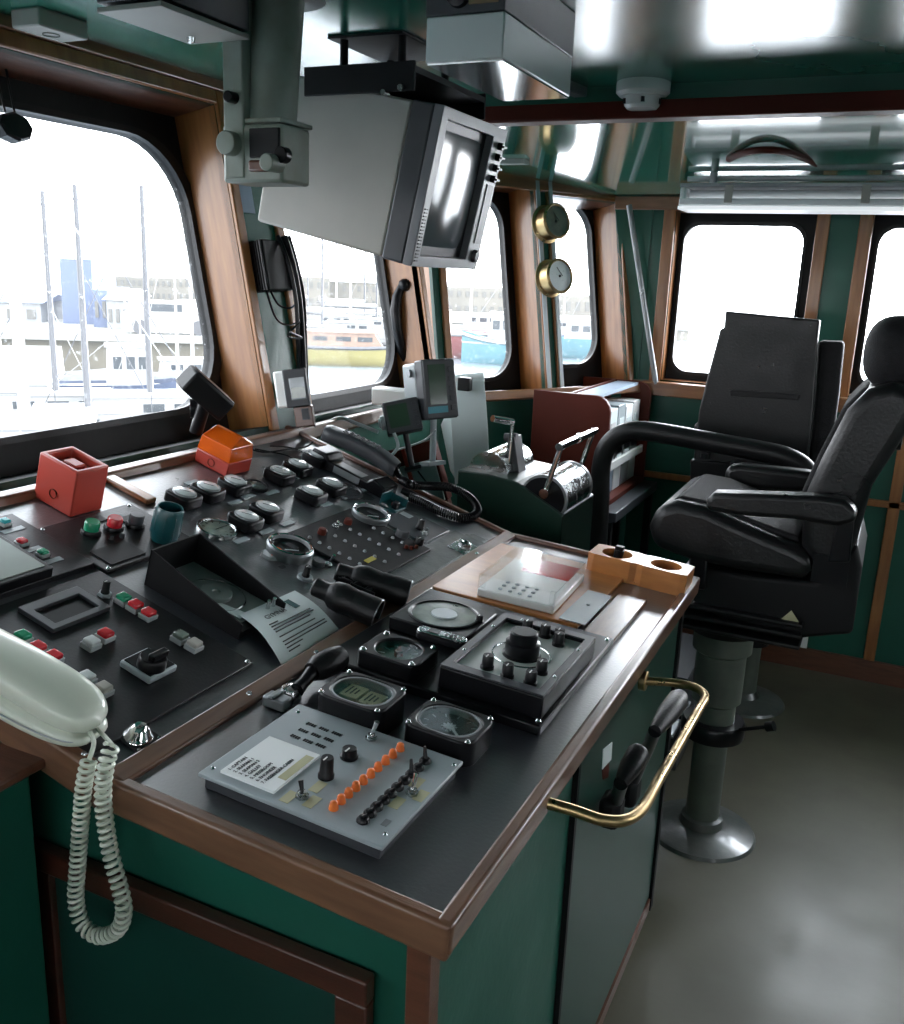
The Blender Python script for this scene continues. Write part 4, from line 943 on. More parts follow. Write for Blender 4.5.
# engraved label strips
lbl = [((188, 493+0), 'left of the front meter row'), ((232, 507), 'below the second meter of the front row'), ((272, 492), 'between the flat round gauge and the paired meters'), ((243, 504+0), 'beside the third front meter'), ((300, 484), 'below the shiny meters by the beacon'),
 ((236, 540), 'below the large flat round gauge'), ((265, 531), 'below the left one of the paired meters'), ((286, 523), 'below the right one of the paired meters'), ((333, 505), 'below the left meter in front of the telephone'), ((352, 496), 'below the right meter in front of the telephone'), ((369, 491), 'beside the dark flat gauge near the telephone')]
pl_ = [(194, 458+22), (237, 500), (272, 484+0), (258, 496), (269, 493), (236, 541), (265, 531), (287, 522), (322, 505), (345, 498), (368, 491)]
base_l = None
for (px, py), (_, w_) in zip(((192, 492-9), (235, 503), (272, 493), (248, 497), (300, 477), (241, 541), (266, 532), (287, 524), (326, 505), (347, 497), (363, 491)), lbl):
    m_ = S2.mat(S2.hit(px, py))
    if base_l is None: base_l = o = B1('label_strip', (0, 0, .0015), (.014, .042, .003), 'greyp', bevel=.0006); o.matrix_world = m_
    else: o = base_l.copy(); col.objects.link(o); o.matrix_world = m_
    o.name = 'engraved_label'
    tag(o, 'small grey engraved label '+w_, 'label', 'engraved labels between the meters')

# LED board
t, W, H, L = plate2([(293, 537), (350, 508), (427, 550), (376, 579)], 'lamp_board', 'dark brown alarm board with rows of tiny lamps and a yellow tag', 'control panel', 'blkm', h=.008)
n = 0
for r_ in range(7):
    for c_ in range(4):
        x = -W*.32+r_*W*.115; y = -H*.38+c_*H*.24
        if (r_, c_) in ((0, 3), (1, 3)): continue
        MB().lathe([(0, .005), (.003, .004), (.004, .002), (.0045, 0)], (x, y, .008), 12).build('tiny_lamp', 'greym', t)
for px, py in ((322, 532), (348, 522)): MB().lathe([(0, .014), (.008, .013), (.010, .006), (.010, 0)], (*L(px, py, .012), .008), 16).build('round_lamp', 'redbrown', t)
for px, py in ((335, 527),): toggle(t, *L(px, py), .008, .016)
for px, py in ((406, 548), (411, 549), (416, 548)): MB().lathe([(0, .008), (.004, .007), (.005, 0)], (*L(px, py), .008), 12).build('red_lamp', 'redbrown', t)
x, y = L(370, 560); B1('yellow_tag', (x, y, .009), (.012, .034, .002), M.setdefault('ytag', mat('yellow_tag', (.42, .36, .04), .5)), t)
# thin plate that runs along the divider below the board
t, W, H, L = plate2([(360, 590), (455, 530), (470, 541), (392, 597)], 'long_cover_plate', 'long scuffed metal cover plate between alarm board and wood divider', 'plate', M.setdefault('scuff', mat('scuffed_plate', (.07, .08, .085), .3, c2=(.14, .15, .15), scale=30, bump=.1, bscale=150)), h=.002)
# knobs by the phone
t, W, H, L = plate2([(388, 520), (405, 508), (440, 528), (425, 543)], 'rotary_knob_panel', 'scuffed panel with three black knobs at the far edge by the coiled cord', 'control panel', 'greyd', h=.003)
MB().lathe([(0, .022), (.015, .022), (.0165, .018), (.017, 0), (0, 0)], (*L(402, 535, .01), .003), 24).build('flat_knob', 'greyd', t)
knob(t, *L(420, 526, .01), .003, .011, .026); knob(t, *L(419, 543, .01), .003, .013, .022); toggle(t, *L(424, 534), .003, .018)
o = MB().box((0, 0, .002), (.03, .022, .004)).build('small_metal_tag', 'greyp', mw=S2.mat(S2.hit(406, 516))); tag(o, 'small pale metal tag on the worktop between ring gauge and knobs', 'tag')
t = empty('guarded_switch', S2.mat(S2.hit(392, 508)), 'teal guarded switch with a small red lamp beside the coiled cord', 'switch')
MB().box((0, 0, .004), (.05, .055, .008)).box((-.024, 0, .018), (.003, .055, .036)).box((.0, .026, .014), (.05, .003, .028)).build('guard', 'teal', t, bevel=.001)
MB().lathe([(0, .008), (.005, .007), (.006, 0)], (0, 0, .008), 14).build('red_lamp', 'red', t); B1('switch_block', (.012, -.01, .016), (.014, .018, .018), 'blk', t, bevel=.002)
t, W, H, L = plate2([(449, 545), (461, 538), (479, 549), (466, 555)], 'chrome_socket_plate', 'small steel plate with round chrome socket near the divider', 'switch plate', 'steel', h=.004)
MB().lathe([(.006, .010), (.010, .014), (.014, .012), (.016, 0)], (0, 0, .004), 24).build('socket', 'steel', t)
t = empty('push_knob', S2.mat(S2.hit(305, 578)), 'black push knob on a pale round base in front of the binoculars', 'knob')
MB().lathe([(0, .005), (.015, .005), (.017, 0), (0, 0)], n=24).build('base', 'greyp', t); knob(t, 0, 0, .004, .0085, .024)
t = empty('hexagonal_sensor', S2.mat(S2.hit(271, 556)), 'small clear sensor with orange top by the black hood', 'sensor')
MB().lathe([(0, .006), (.020, .006), (.024, 0), (0, 0)], n=6).build('base', 'clear', t); MB().lathe([(0, .018), (.010, .018), (.013, .014), (.013, .004)], (.006, .006, 0), 8).build('orange_top', 'amber', t)
t = empty('chrome_toggle_switch', S2.mat(S2.hit(328, 566)), 'chrome toggle switch beside the binocular eyepieces', 'switch'); toggle(t, 0, 0, 0, .03)
t = empty('round_grey_knob', S2.mat(S2.hit(326-8, 565)), 'flat round grey knob between ring gauge and binoculars', 'knob')
MB().lathe([(0, .012), (.012, .012), (.014, .008), (.014, 0), (0, 0)], n=24).build('cap', 'greyd', t)

# black hood with a dial inside
FH = S2
A_ = S2.loc(148, 583, 0); Bn = S2.loc(235, 642, 0)
hx0, hx1 = A_.x, Bn.x; hy0 = (A_.y+Bn.y)/2-.0; fh_ = S2.loc(225, 540, .085); hy1 = fh_.y
t = empty('dial_hood', S2.mat(S2.pt((hx0+hx1)/2, (hy0+hy1)/2, 0)), 'open black metal hood with sloping sides shading a round dial', 'hood')
W, H = hx1-hx0, hy1-hy0; hb, hf = .072, .030
def side(y, th=.003): return MB().hexa([Vector(p) for p in ((-W/2, y, 0), (W/2, y, 0), (W/2, y+th, 0), (-W/2, y+th, 0), (-W/2, y, hb), (W/2, y, hf), (W/2, y+th, hf), (-W/2, y+th, hb))])
side(-H/2).build('near_side', 'blkm', t, smooth=False); side(H/2-.003).build('far_side', 'blkm', t, smooth=False)
B1('back_side', (-W/2+.0015, 0, hb/2), (.003, H, hb), 'blkm', t)
B1('dial_plate', (-.01, 0, .006), (W*.88, H*.96, .012), M.setdefault('hoodpl', mat('grey_green_dial_plate', (.20, .235, .22), .35, var=.2, coat=.3)), t)
B1('front_lip', (W/2-.012, 0, .006), (.02, H*.98, .012), 'blkm', t)
MB().lathe([(H*.42, .0125), (H*.425, .0145), (H*.44, .0125)], n=44).build('scale_ring', 'steel', t)
MB().lathe([(0, .0125), (H*.22, .0125), (H*.23, .0135), (H*.23, .020), (H*.22, .021), (.008, .021), (.006, .018), (0, .018)], n=36).build('disc', 'hoodpl', t)
MB().prism([(0, 0), (.008, -.012), (.075, -.022), (.08, .004)], .0128, .0136, m=T((.0, -.02, 0)) @ Matrix.Rotation(.2, 4, 'Z')).build('pointer_card', 'paper', t)
for y in (H*.30, H*.43): MB().cyl((W/2-.02, y, .01), (W/2-.02, y, .034), .004, n=12).build('pin', 'steel', t)

# leaflet
c0 = [S2.loc(*p) for p in ((237, 622), (293, 597), (338, 631), (281, 667))]
def Lf(u, v):
    a = c0[0]*(1-u)+c0[1]*u; b = c0[3]*(1-u)+c0[2]*u; p = a*(1-v)+b*v
    return S2.pt(p.x, p.y, .004+.012*math.sin(PI*v)*(1-.3*u)+.010*(1-v))
t = empty('information_leaflet', S2.mat(Lf(.5, .5)), 'curled pale green printed leaflet lying between the hood and the divider', 'leaflet')
def wadd(o, p): o.parent = p; o.matrix_parent_inverse = p.matrix_world.inverted(); return o
wadd(MB().grid(Lf, 10, 10, thick=S2.z*.0006).build('sheet', 'paper', None), t)
def onleaf(u, v, s, txt, m='ink'):
    o_ = Lf(u, v)+S2.z*.0016; ex = (Lf(u+.05, v)-Lf(u-.05, v)).normalized(); ey = (Lf(u, v-.05)-Lf(u, v+.05)).normalized(); fr = Frame(o_, ex, ey)
    q = text('printed_text', txt, s, m, None, fr.mat()); wadd(q, t); q.matrix_world = fr.mat(); return q
onleaf(.22, .30, .016, 'GYMNA', 'greyd')
for i, (u0_, u1_, v) in enumerate(((.18, .32, .44), (.18, .86, .49), (.18, .88, .54), (.18, .78, .59), (.18, .80, .68), (.18, .92, .76), (.18, .92, .81), (.18, .44, .86), (.18, .36, .91))):
    pts = [Lf(u0_+(u1_-u0_)*k/8, v)+S2.z*.0018 for k in range(9)]; wadd(MB().tube(pts, .0011, 4).build('printed_line', 'ink', None), t)
B1('printed_logo', (0, 0, 0), (.028, .014, .0004), 'teal', None); lg = D.objects['printed_logo']; lg.matrix_world = S2.mat(Lf(.72, .26)+S2.z*.002); wadd(lg, t)

# binoculars
t = empty('binoculars', S2.mat(S2.hit(358, 600)), 'black binoculars lying across the wood divider strip', 'binoculars')
def barrel(e0, o0, nm):
    a, b = S2.hit(*e0, .034), S2.hit(*o0, .032); d = (b-a); Ln = d.length; d = d.normalized(); s = d.orthogonal()
    fr = Frame(a, S2.z.cross(d), S2.z); m_ = Matrix.Identity(4); z = d; x = S2.z.cross(d).normalized(); y = z.cross(x)
    m_ = Matrix(((x.x, y.x, z.x, a.x), (x.y, y.y, z.y, a.y), (x.z, y.z, z.z, a.z), (0, 0, 0, 1)))
    o = MB().lathe([(0, .004), (.012, .002), (.016, 0), (.0185, .003), (.0185, .030), (.021, .034), (.027, .042), (.0300, .060), (.0275, .085), (.0265, Ln*.60), (.0285, Ln*.66), (.0295, Ln*.98), (.030, Ln), (.0265, Ln), (.0255, Ln-.010), (.023, Ln-.02), (0, Ln-.022)], n=30).build('barrel', 'rubber', None, mw=m_)
    wadd(o, t); l = MB().lathe([(.0272, Ln+.0004), (.0292, Ln+.0012), (.0302, Ln-.001)], n=30).build('rim', 'greym', None, mw=m_); l.parent = o; l.matrix_parent_inverse = o.matrix_world.inverted()
    l = MB().lathe([(0, Ln-.0195), (.0245, Ln-.0205)], n=30).build('lens', 'screen', None, mw=m_); l.parent = o; l.matrix_parent_inverse = o.matrix_world.inverted()
    return a, b
a1, b1 = barrel((314, 586), (378, 614), 1); a2, b2 = barrel((336, 571), (408, 594), 2)
q1_, q2_ = a1.lerp(b1, .40), a2.lerp(b2, .40); mid = (q1_+q2_)/2; dd = (b1-a1).normalized()
wadd(MB().cyl(mid-dd*.035, mid+dd*.045, .010, n=18).cyl(mid-dd*.028, mid-dd*.006, .0135, n=24).build('focus_wheel', 'blk', None), t)
wadd(MB().cyl(q1_, q2_, .008, n=12).cyl(a1.lerp(b1, .20), a2.lerp(b2, .20), .0055, n=10).cyl(a1.lerp(b1, .56), a2.lerp(b2, .56), .006, n=10).build('bridge', 'blk', None), t)

# black handset with cradle
a, b = S2.hit(317, 448, .03), S2.hit(392, 487, .03)
Lc = (b-a).length; ex = (b-a).normalized(); fr = Frame((a+b)/2-S2.z*.03, ex, S2.z.cross(ex))
t = empty('handset_cradle', fr.mat(), 'black cradle with pale label under the black telephone handset', 'telephone cradle')
MB().prism([(-Lc/2, 0), (-Lc/2+.01, .040), (-Lc*.28, .042), (-Lc*.22, .026), (Lc*.28, .026), (Lc*.34, .040), (Lc/2, .030), (Lc/2, 0)], -.034, .034, m=Matrix.Rotation(PI/2, 4, 'X')).build('body', 'blk', t, bevel=.004)
B1('pale_label', (Lc*.02, -.0345, .014), (Lc*.34, .001, .018), 'greym', t); B1('pale_label', (Lc*.02, -.012, .0265), (Lc*.34, .030, .001), 'greym', t)
a, b = S2.hit(326, 433, .075), S2.hit(396, 468, .060); Lc = (b-a).length; ex = (b-a).normalized(); fr = Frame((a+b)/2, ex, S2.z.cross(ex))
t = empty('telephone_handset', fr.mat(), 'black telephone handset with keypad lying on its cradle', 'telephone')
pr = [(-.5, .014, .0), (-.47, .026, .002), (-.38, .029, .004), (-.2, .025, .009), (.1, .024, .010), (.3, .025, .006), (.43, .026, 0), (.5, .018, -.004)]
def Hs(u, v):
    i = min(int(u*7), 6); f = u*7-i; p = [pr[i][k]*(1-f)+pr[i+1][k]*f for k in range(3)]
    an = 2*PI*v; c, s = math.cos(an), math.sin(an); return Vector((p[0]*Lc*1.04, 1.15*p[1]*abs(c)**.6*(1 if c > 0 else -1), p[2]+.021*abs(s)**.7*(1 if s > 0 else -1)))
MB().grid(Hs, 28, 24).build('handset_body', 'greyd', t)
for r_ in range(7):
    for c_ in range(3): B1('key', (-Lc*.26+r_*Lc*.075, -.011+c_*.011, .0312), (.008, .006, .003), 'greyd', t, bevel=.0008)
B1('earpiece_painted_sheen', (-Lc*.40, 0, .0235), (Lc*.12, .026, .002), 'greyd', t, bevel=.0008)  # grey slab that paints in the sheen on the earpiece
def coil(path, Rr, r, pitch, name, m, parent, nseg=12, nn=6):
    P = smooth_path(path, 10); ls = [0]
    for p, q in zip(P, P[1:]): ls.append(ls[-1]+(q-p).length)
    n_ = int(ls[-1]/pitch*nseg); out = []; up = None; j = 0
    for k in range(n_+1):
        s = ls[-1]*k/n_
        while j < len(ls)-2 and ls[j+1] < s: j += 1
        f = (s-ls[j])/max(1e-9, ls[j+1]-ls[j]); p = P[j].lerp(P[j+1], f); tt = (P[min(j+1, len(P)-1)]-P[j]).normalized()
        if up is None: up = tt.orthogonal().normalized()
        up = (up-tt*up.dot(tt)).normalized(); bb = tt.cross(up); an = 2*PI*k/nseg
        out.append(p+(up*math.cos(an)+bb*math.sin(an))*Rr)
    return wadd(MB().tube(out, r, nn).build(name, m, None), parent)
z0 = S2.hit(400, 478, .03)
path = [S2.hit(402, 480, .035), S2.hit(412, 485, .045), S2.hit(430, 486, .03), S2.hit(452, 488, .02), S2.hit(472, 500, .014), S2.hit(477, 513, .012), S2.hit(462, 518, .012), S2.hit(440, 511, .012), S2.hit(424, 503, .012), S2.hit(410, 497, .012)]
t = empty('coiled_cord', T(S2.hit(440, 500)), 'black coiled cord looped beside the black telephone handset', 'cord')
coil(path, .0095, .0028, .0062, 'coil', 'blk', t)
wadd(MB().tube([S2.hit(395, 469, .05), S2.hit(399, 476, .04), S2.hit(403, 481, .036)], [.010, .008, .006], 10).build('strain_relief', 'blk', None), t)
wadd(MB().tube([S2.hit(424, 503, .012), S2.hit(410, 494, .014), S2.hit(402, 490, .016)], [.009, .011, .009], 10).build('plug', 'blk', None), t)

# white telephone at the near edge
a, b = S2.hit(-78, 632, .034), S2.hit(99, 731, .034); Lc = (b-a).length; ex = (b-a).normalized(); fr = Frame((a+b)/2-S2.z*.030, ex, S2.z.cross(ex))
t = empty('white_telephone', fr.mat(), 'cream white telephone handset on its base at the near edge of the console', 'telephone')
def sup(hx, hy, z0_, z1_, e=.5, taper=.0):
    def f(u, v):
        an = 2*PI*v; c, s = math.cos(an), math.sin(an); ph = PI*(u-.5)
        k = max(0, math.cos(ph))**.45; return Vector((math.copysign(abs(c)**e, c)*hx*k, math.copysign(abs(s)**e, s)*hy*k, z0_+(z1_-z0_)*(.5+.5*math.sin(ph))))
    return f
MB().grid(sup(Lc*.5, .050, .0, .040, .6), 14, 40).build('telephone_base', 'cream', t)
def hand(u, v):
    an = 2*PI*v; c, s = math.cos(an), math.sin(an); x = (u-.5)*2; e = (1-abs(x)**5)**.5 if abs(x) < 1 else 0
    wd = (.044+.005*abs(x)**2)*e; ht = .024*e+.002; zc = .042+.012*(1-x*x)
    return Vector((x*Lc*.5, wd*math.copysign(abs(c)**.8, c), zc+ht*math.copysign(abs(s)**.8, s)))
MB().grid(hand, 36, 28).build('handset', 'cream', t)
MB().tube([Vector((math.copysign(abs(math.cos(a_))**.6, math.cos(a_))*(Lc*.5-.004), math.copysign(abs(math.sin(a_))**.6, math.sin(a_))*.0515, .0220)) for a_ in [2*PI*i/48 for i in range(48)]], .0012, 6, closed=True).build('seam', 'greyp', t)
t = empty('white_coiled_cord', T(AY(100, 900, .75)), 'cream coiled telephone cord hanging in a loop down the console front', 'cord')
pp = [AY(px, py, Y) for px, py, Y in ((97, 728, .82), (106, 738, .79), (112, 745, .76), (106, 765, .752), (103, 790, .750), (105, 820, .750), (111, 855, .750), (119, 885, .750), (124, 910, .750), (118, 929, .750), (100, 936, .750), (83, 925, .750), (76, 900, .750), (78, 860, .750), (81, 820, .750), (84, 785, .750), (89, 760, .752), (94, 742, .77), (88, 730, .81))]
coil(pp[2:17], .0088, .0026, .0098, 'coil', 'cream', t, 14, 6)
wadd(MB().tube(smooth_path(pp[:3], 6), .003, 8).build('cord_end', 'cream', None), t); wadd(MB().tube(smooth_path(pp[16:], 6), .003, 8).build('cord_end', 'cream', None), t)

# ================================================================== ON THE FRONT WALL, THE SILL AND BEHIND THE CONSOLE
def fa(px, py, h=0): v = FA.loc(px, py, h); return v.x, v.y
def orient(o, xd, up):
    x = Vector(xd).normalized(); z = x.cross(Vector(up)).normalized(); y = z.cross(x)
    return Matrix(((x.x, y.x, z.x, o.x), (x.y, y.y, z.y, o.y), (x.z, y.z, z.z, o.z), (0, 0, 0, 1)))
def screen_frame(tl, tr, br, bl, Y, dyr=0.0, dyb=0.0):
    """frame of a panel facing the viewer: local x right, y up, z outward; from photograph corners on the plane y = Y"""
    a, b, c, d = AY(*tl, Y), AY(*tr, Y+dyr), AY(*br, Y+dyr+dyb), AY(*bl, Y+dyb)
    w_ = ((b-a).length+(c-d).length)/2; h_ = ((a-d).length+(b-c).length)/2; o = (a+b+c+d)/4
    return orient(o, (b-a)+(c-d), (a-d)+(b-c)), w_, h_

# larger display on its bracket
m_, W, H = screen_frame((418.4, 360), (453, 358), (460, 417), (430, 420), 2.42, .09)
t = empty('echo_sounder_display', m_, 'tall grey display with green screen and blue label mounted above the small one', 'display')
B1('case', (0, 0, -.028), (W, H, .05), 'greyd', t, bevel=.005)
B1('rear_case', (-W*.06, 0, -.090), (W*.90, H*.94, .09), 'greyp', t, bevel=.008)
B1('bezel', (0, 0, .0), (W*.96, H*.96, .006), 'greyd', t, bevel=.002)
B1('screen', (-W*.10, H*.08, .004), (W*.52, H*.66, .002), 'lcd', t)
B1('blue_label', (-W*.14, -H*.34, .004), (W*.60, H*.11, .002), M.setdefault('bl', mat('light_blue_label', (.05, .28, .36), .4)), t)
for k in range(5): B1('key', (W*.34, H*(.32-.16*k), .0045), (W*.16, H*.09, .004), 'greyd', t, bevel=.001)
MB().cyl((-W*.62, H*.30, -.07), (-W*.54, H*.30, -.07), .012, n=16).build('mount_knob', 'greym', t)
MB().cyl((0, -H*.5, -.06), (0, -H*.5-.13, -.09), .010, n=12).box((0, -H*.5-.135, -.09), (.06, .012, .06)).build('bracket', 'greyp', t)
# smaller display
m_, W, H = screen_frame((376.5, 403.7), (412.4, 398.4), (428.3, 426.3), (393.8, 434.3), 2.36, .06)
t = empty('navigation_display', m_, 'small tilted grey display with green screen and round side knob', 'display')
B1('case', (0, 0, -.02), (W, H, .04), 'greyd', t, bevel=.005); B1('bezel', (0, 0, .001), (W*.95, H*.92, .004), 'greyd', t, bevel=.001)
B1('screen', (-W*.12, H*.02, .0035), (W*.56, H*.68, .002), 'lcd', t)
for k in range(4): B1('key', (W*.36, H*(.30-.2*k), .004), (W*.12, H*.10, .004), 'greyd', t, bevel=.001)
MB().cyl((-W*.5, -.005, -.03), (-W*.62, -.005, -.03), .022, n=20).cyl((-W*.62, -.005, -.03), (-W*.68, -.005, -.03), .015, n=16).build('side_knob', 'greyp', t, bevel=.002)
MB().cyl((0, -H*.5, -.03), (0, -H*.5-.10, -.05), .009, n=12).box((0, -H*.5-.105, -.05), (.05, .01, .05)).build('bracket', 'blk', t)
# white junction box on the sill
p = AY(396, 397, 2.62); t = empty('junction_box', T(p), 'small white cable box standing on the sill behind the displays', 'junction box')
B1('box', (0, 0, 0), (.15, .06, .055), 'white', t, bevel=.004); B1('lid', (0, -.031, 0), (.14, .004, .046), 'white', t, bevel=.001)
# wall hung instrument between first and second window
c = FA.hit(292, 388, .05); m_ = orient(c, Vector((.86, .5, 0)), FA.y)
m_ = FA.mat(FA.hit(289, 391, .01)); t = empty('wall_instrument', m_, 'white backed box with grey window mounted between the two large windows', 'instrument')
m2, W, H = screen_frame((281.5, 370), (305, 368), (310.5, 405), (288, 408.5), 2.08, .03)
t.matrix_world = m2
B1('white_body', (-W*.40, 0, -.055), (W*1.1, H*.98, .09), 'white', t, bevel=.006); B1('front_frame', (0, 0, 0), (W, H, .018), 'greyd', t, bevel=.003)
B1('window', (W*.08, -H*.02, .0095), (W*.66, H*.58, .003), 'greym', t, bevel=.001); B1('display', (W*.08, -H*.12, .0115), (W*.58, H*.28, .001), 'dialg', t)
B1('bracket', (W*.10, -H*.78, -.045), (W*.8, H*.55, .05), 'woodd', t, bevel=.003); B1('terminal', (W*.2, -H*.72, -.017), (W*.3, H*.3, .006), 'greyd', t); B1('back_arm', (0, 0, -.14), (.03, .05, .12), 'blk', t)
# small spotlight on the sill
c = AY(205, 393, 1.72); t = empty('sill_lamp', T(c), 'small black lamp head on a stub bracket in the corner of the large window', 'lamp')
hd = orient(c, AY(234, 403, 1.78)-AY(199, 372, 1.70), AY(199, 372, 1.72)-AY(186, 388, 1.70))
wl_ = lambda o: (setattr(o, 'parent', t), setattr(o, 'matrix_parent_inverse', t.matrix_world.inverted()), o)[2]
wl_(MB().box((0, 0, 0), (.125, .055, .07)).build('lamp_head', 'blkm', None, mw=hd, bevel=.006)); wl_(MB().box((0, .0285, 0), (.118, .004, .062)).build('lens', 'blk', None, mw=hd, bevel=.002))
wl_(MB().cyl(c-Vector((0, 0, .02)), AY(196, 432, 1.72), .016, n=14).cyl(AY(190, 408, 1.72), AY(203, 408, 1.74), .024, n=16).build('stub_bracket', 'blk', None))
# power adapter, cables, blue card
m_, W, H = base(FA, [(262, 243), (288, 241), (292, 286), (268, 290)], .05)
t = empty('power_adapter', m_, 'black ribbed power adapter fixed between the first and second window', 'adapter')
B1('case', (0, 0, .026), (W*.9, H, .05), 'blkm', t, bevel=.004)
for k in range(6): B1('cooling_fin', (-W*.47, 0, .006+.008*k), (.010, H*.98, .003), 'blk', t)
def wire(pts, r, name, label, m='blk', grp=None, cat='cable', closed=False):
    o = MB().tube(smooth_path(pts, 8), r, 8).build(name, m, None); return tag(o, label, cat, grp)
ww_ = lambda *a: [FA.hit(px, py, h) for px, py, h in a]
wire(ww_((284, 236, .05), (292, 262, .06), (299, 300, .06), (302, 340, .06), (304, 380, .07), (309, 410, .07), (316, 442, .05)), .010, 'hanging_cable', 'thickest black cable of the bundle hanging in the second window')
wire(ww_((278, 236, .05), (288, 262, .075), (296, 300, .075), (298, 345, .06), (300, 385, .065), (306, 415, .065), (313, 444, .05)), .006, 'hanging_cable', 'thin black cable left of the thickest one in the second window')
wire(ww_((289, 236, .05), (298, 268, .04), (304, 300, .04), (306, 350, .05), (308, 395, .055), (315, 430, .05)), .005, 'hanging_cable', 'thin black cable right of the thickest one in the second window')
wire(ww_((270, 289, .03), (278, 304, .05), (290, 308, .06), (300, 300, .06)), .003, 'looped_cable', 'thin black lead looping from the adapter to the cables')
wire(ww_((266, 289, .03), (276, 318, .05), (290, 325, .06), (302, 318, .06)), .003, 'looped_cable', 'lower thin lead looping from the adapter across the bundle')
wire(ww_((300, 322, .08), (288, 336, .08), (302, 338, .08), (290, 332, .085)), .003, 'looped_cable', 'tangled thin lead in the middle of the cable bundle')
m_, W, H = base(FA, [(238, 181), (247, 180), (254, 208), (240, 212)], .006)
o = MB().box((0, 0, .007), (W, H, .002)).build('blue_card', 'bluep', mw=m_); tag(o, 'pale blue card on the wall post under the overhead viewer', 'card')
# cables on the sill and worktop corner
wire([S2.hit(*q, .006) for q in ((240, 446), (262, 452), (284, 450), (305, 447))]+[S2.hit(313, 442, .01)], .0025, 'sill_wire', 'thin wire lying along the console top by the beacon')
wire([S2.hit(*q, .006) for q in ((255, 449), (285, 455), (300, 462), (306, 455), (292, 448), (270, 446))], .002, 'sill_wire', 'thin wire looping towards the shiny meters')
wire([AY(px, py, 2.36) for px, py in ((325, 425), (340, 418), (358, 424), (378, 432))], .006, 'grey_cable', 'pale grey cable running along the sill to the small display', 'greyp')
wire([AY(px, py, 2.36) for px, py in ((394, 433), (398, 446), (392, 455), (384, 462))], .005, 'grey_cable', 'short pale cable hanging under the small display', 'greyp')
wire([AY(px, py, 2.45) for px, py in ((394, 451), (410, 446), (425, 440), (436, 430))], .003, 'grey_cable', 'thin pale wire sagging below the tall display', 'greyp')
# octagonal deck mirror at the top of the first window
m_ = FA.mat(FA.hit(13, 128, -.05)); t = empty('octagonal_lamp', m_, 'small dark octagonal disc hanging at the top of the large window', 'disc')
MB().lathe([(0, .018), (.036, .018), (.042, .012), (.042, -.012), (.036, -.018), (0, -.018)], n=8, sy=.72).build('disc', 'blk', t, smooth=False)
MB().cyl((-.012, .03, 0), (-.014, .12, 0), .0025, n=6).cyl((.012, .03, 0), (.013, .12, 0), .0025, n=6).build('hanger', 'blk', t)
# window latch beside the second window
t = empty('window_clamp', FA.mat(FA.hit(404, 285, -.06)), 'black round knobbed clamp on the right frame of the second window', 'clamp')
MB().lathe([(0, .024), (.012, .022), (.022, .012), (.024, 0), (.02, -.012), (0, -.02)], n=24).build('knob', 'blk', t)
MB().tube([(0, 0, -.01), (-.012, -.04, -.03), (-.022, -.09, -.04), (-.018, -.16, -.045), (.0, -.24, -.05), (.02, -.29, -.05)], [.013, .020, .022, .020, .017, .010], 12).build('arm', 'blk', t)
# brass gauges and metal strips between windows three and four
fb = lambda px, py, h=0: FB.mat(FB.hit(px, py, h))
mull = (w3r+w4l)/2
for k, (a, nm) in enumerate(((w3r+.012, 'left'), (w4l-.012, 'right'))):
    o = MB().box((a, (w3t*.5), .016), (.020, w3t+.02, .006)).build('metal_strip', 'greyp', mw=FB.mat(), bevel=.001)
    tag(o, 'pale metal strip on the mullion below the brass gauges, on its %s edge' % nm, 'strip', 'metal strips on the mullion')
brass0 = None
for (px, py), lb, fm in (((547, 222), 'upper brass gauge with greenish dial on the mullion between the narrow windows', 'dialg'), ((553.5, 277), 'lower brass gauge with white dial on the mullion between the narrow windows', 'paperw')):
    v = FB.loc(px, py, .055); t = empty('brass_gauge', FB.mat(FB.pt(mull, v.y, .012)), lb, 'barometer', 'brass gauges on the window mullion')
    MB().lathe([(0, 0), (.075, 0), (.078, .008), (.066, .014), (.064, .058), (.070, .062), (.072, .070), (.064, .078), (.060, .072)], n=40).build('case', 'brass', t)
    MB().lathe([(0, .068), (.061, .068)], n=36).build('dial', fm, t); MB().lathe([(0, .075), (.062, .0735)], n=36).build('glass', 'gglass', t)
    MB().box((.0, .018, .070), (.003, .045, .001), rot=Matrix.Rotation(.7, 4, 'Z')).cyl((0, 0, .068), (0, 0, .072), .005, n=12).build('needle', 'ink', t)
# white pipe in the corner
o = MB().tube([AY(629, 205, 4.08), AY(656, 384, 4.10)], .012, 10).build('corner_pipe', 'greym', None); tag(o, 'thin pale pipe running down the wall corner', 'pipe')
# paper pad hanging below the sill
t = empty('paper_pad', T(AY(468, 400, 2.95)), 'long pale chart paper hanging from a black clip at the sill', 'paper')
Pq = [AY(448, 384, 2.86), AY(484, 381, 2.9), AY(487, 456, 2.9), AY(455, 486, 2.86)]
def pad(u, v): a = Pq[0].lerp(Pq[1], u); b = Pq[3].lerp(Pq[2], u); p = a.lerp(b, v); return p+Vector((.012*math.sin(PI*v), -.02*math.sin(PI*v)+.014*u*v, 0))
wadd(MB().grid(pad, 6, 14, thick=(-.004, .010, 0)).build('sheets', 'paper', None), t)
Pz = [AY(441, 425, 2.93), AY(452, 400, 2.93), AY(458, 484, 2.93), AY(450, 470, 2.93)]
wadd(MB().grid(lambda u, v: Pz[0].lerp(Pz[1], u).lerp(Pz[3].lerp(Pz[2], u), v), 4, 8, thick=(-.002, .004, 0)).build('rear_sheet', 'paper', None), t)
a, b = AY(450, 380, 2.88), AY(484, 377, 2.92)
wadd(MB().cyl(a, b, .016, n=16).build('rolled_top', 'paper', None), t)
c = AY(465, 384, 2.85); wadd(MB().box(c, (.045, .03, .045)).build('clip', 'blk', None, bevel=.004), t)
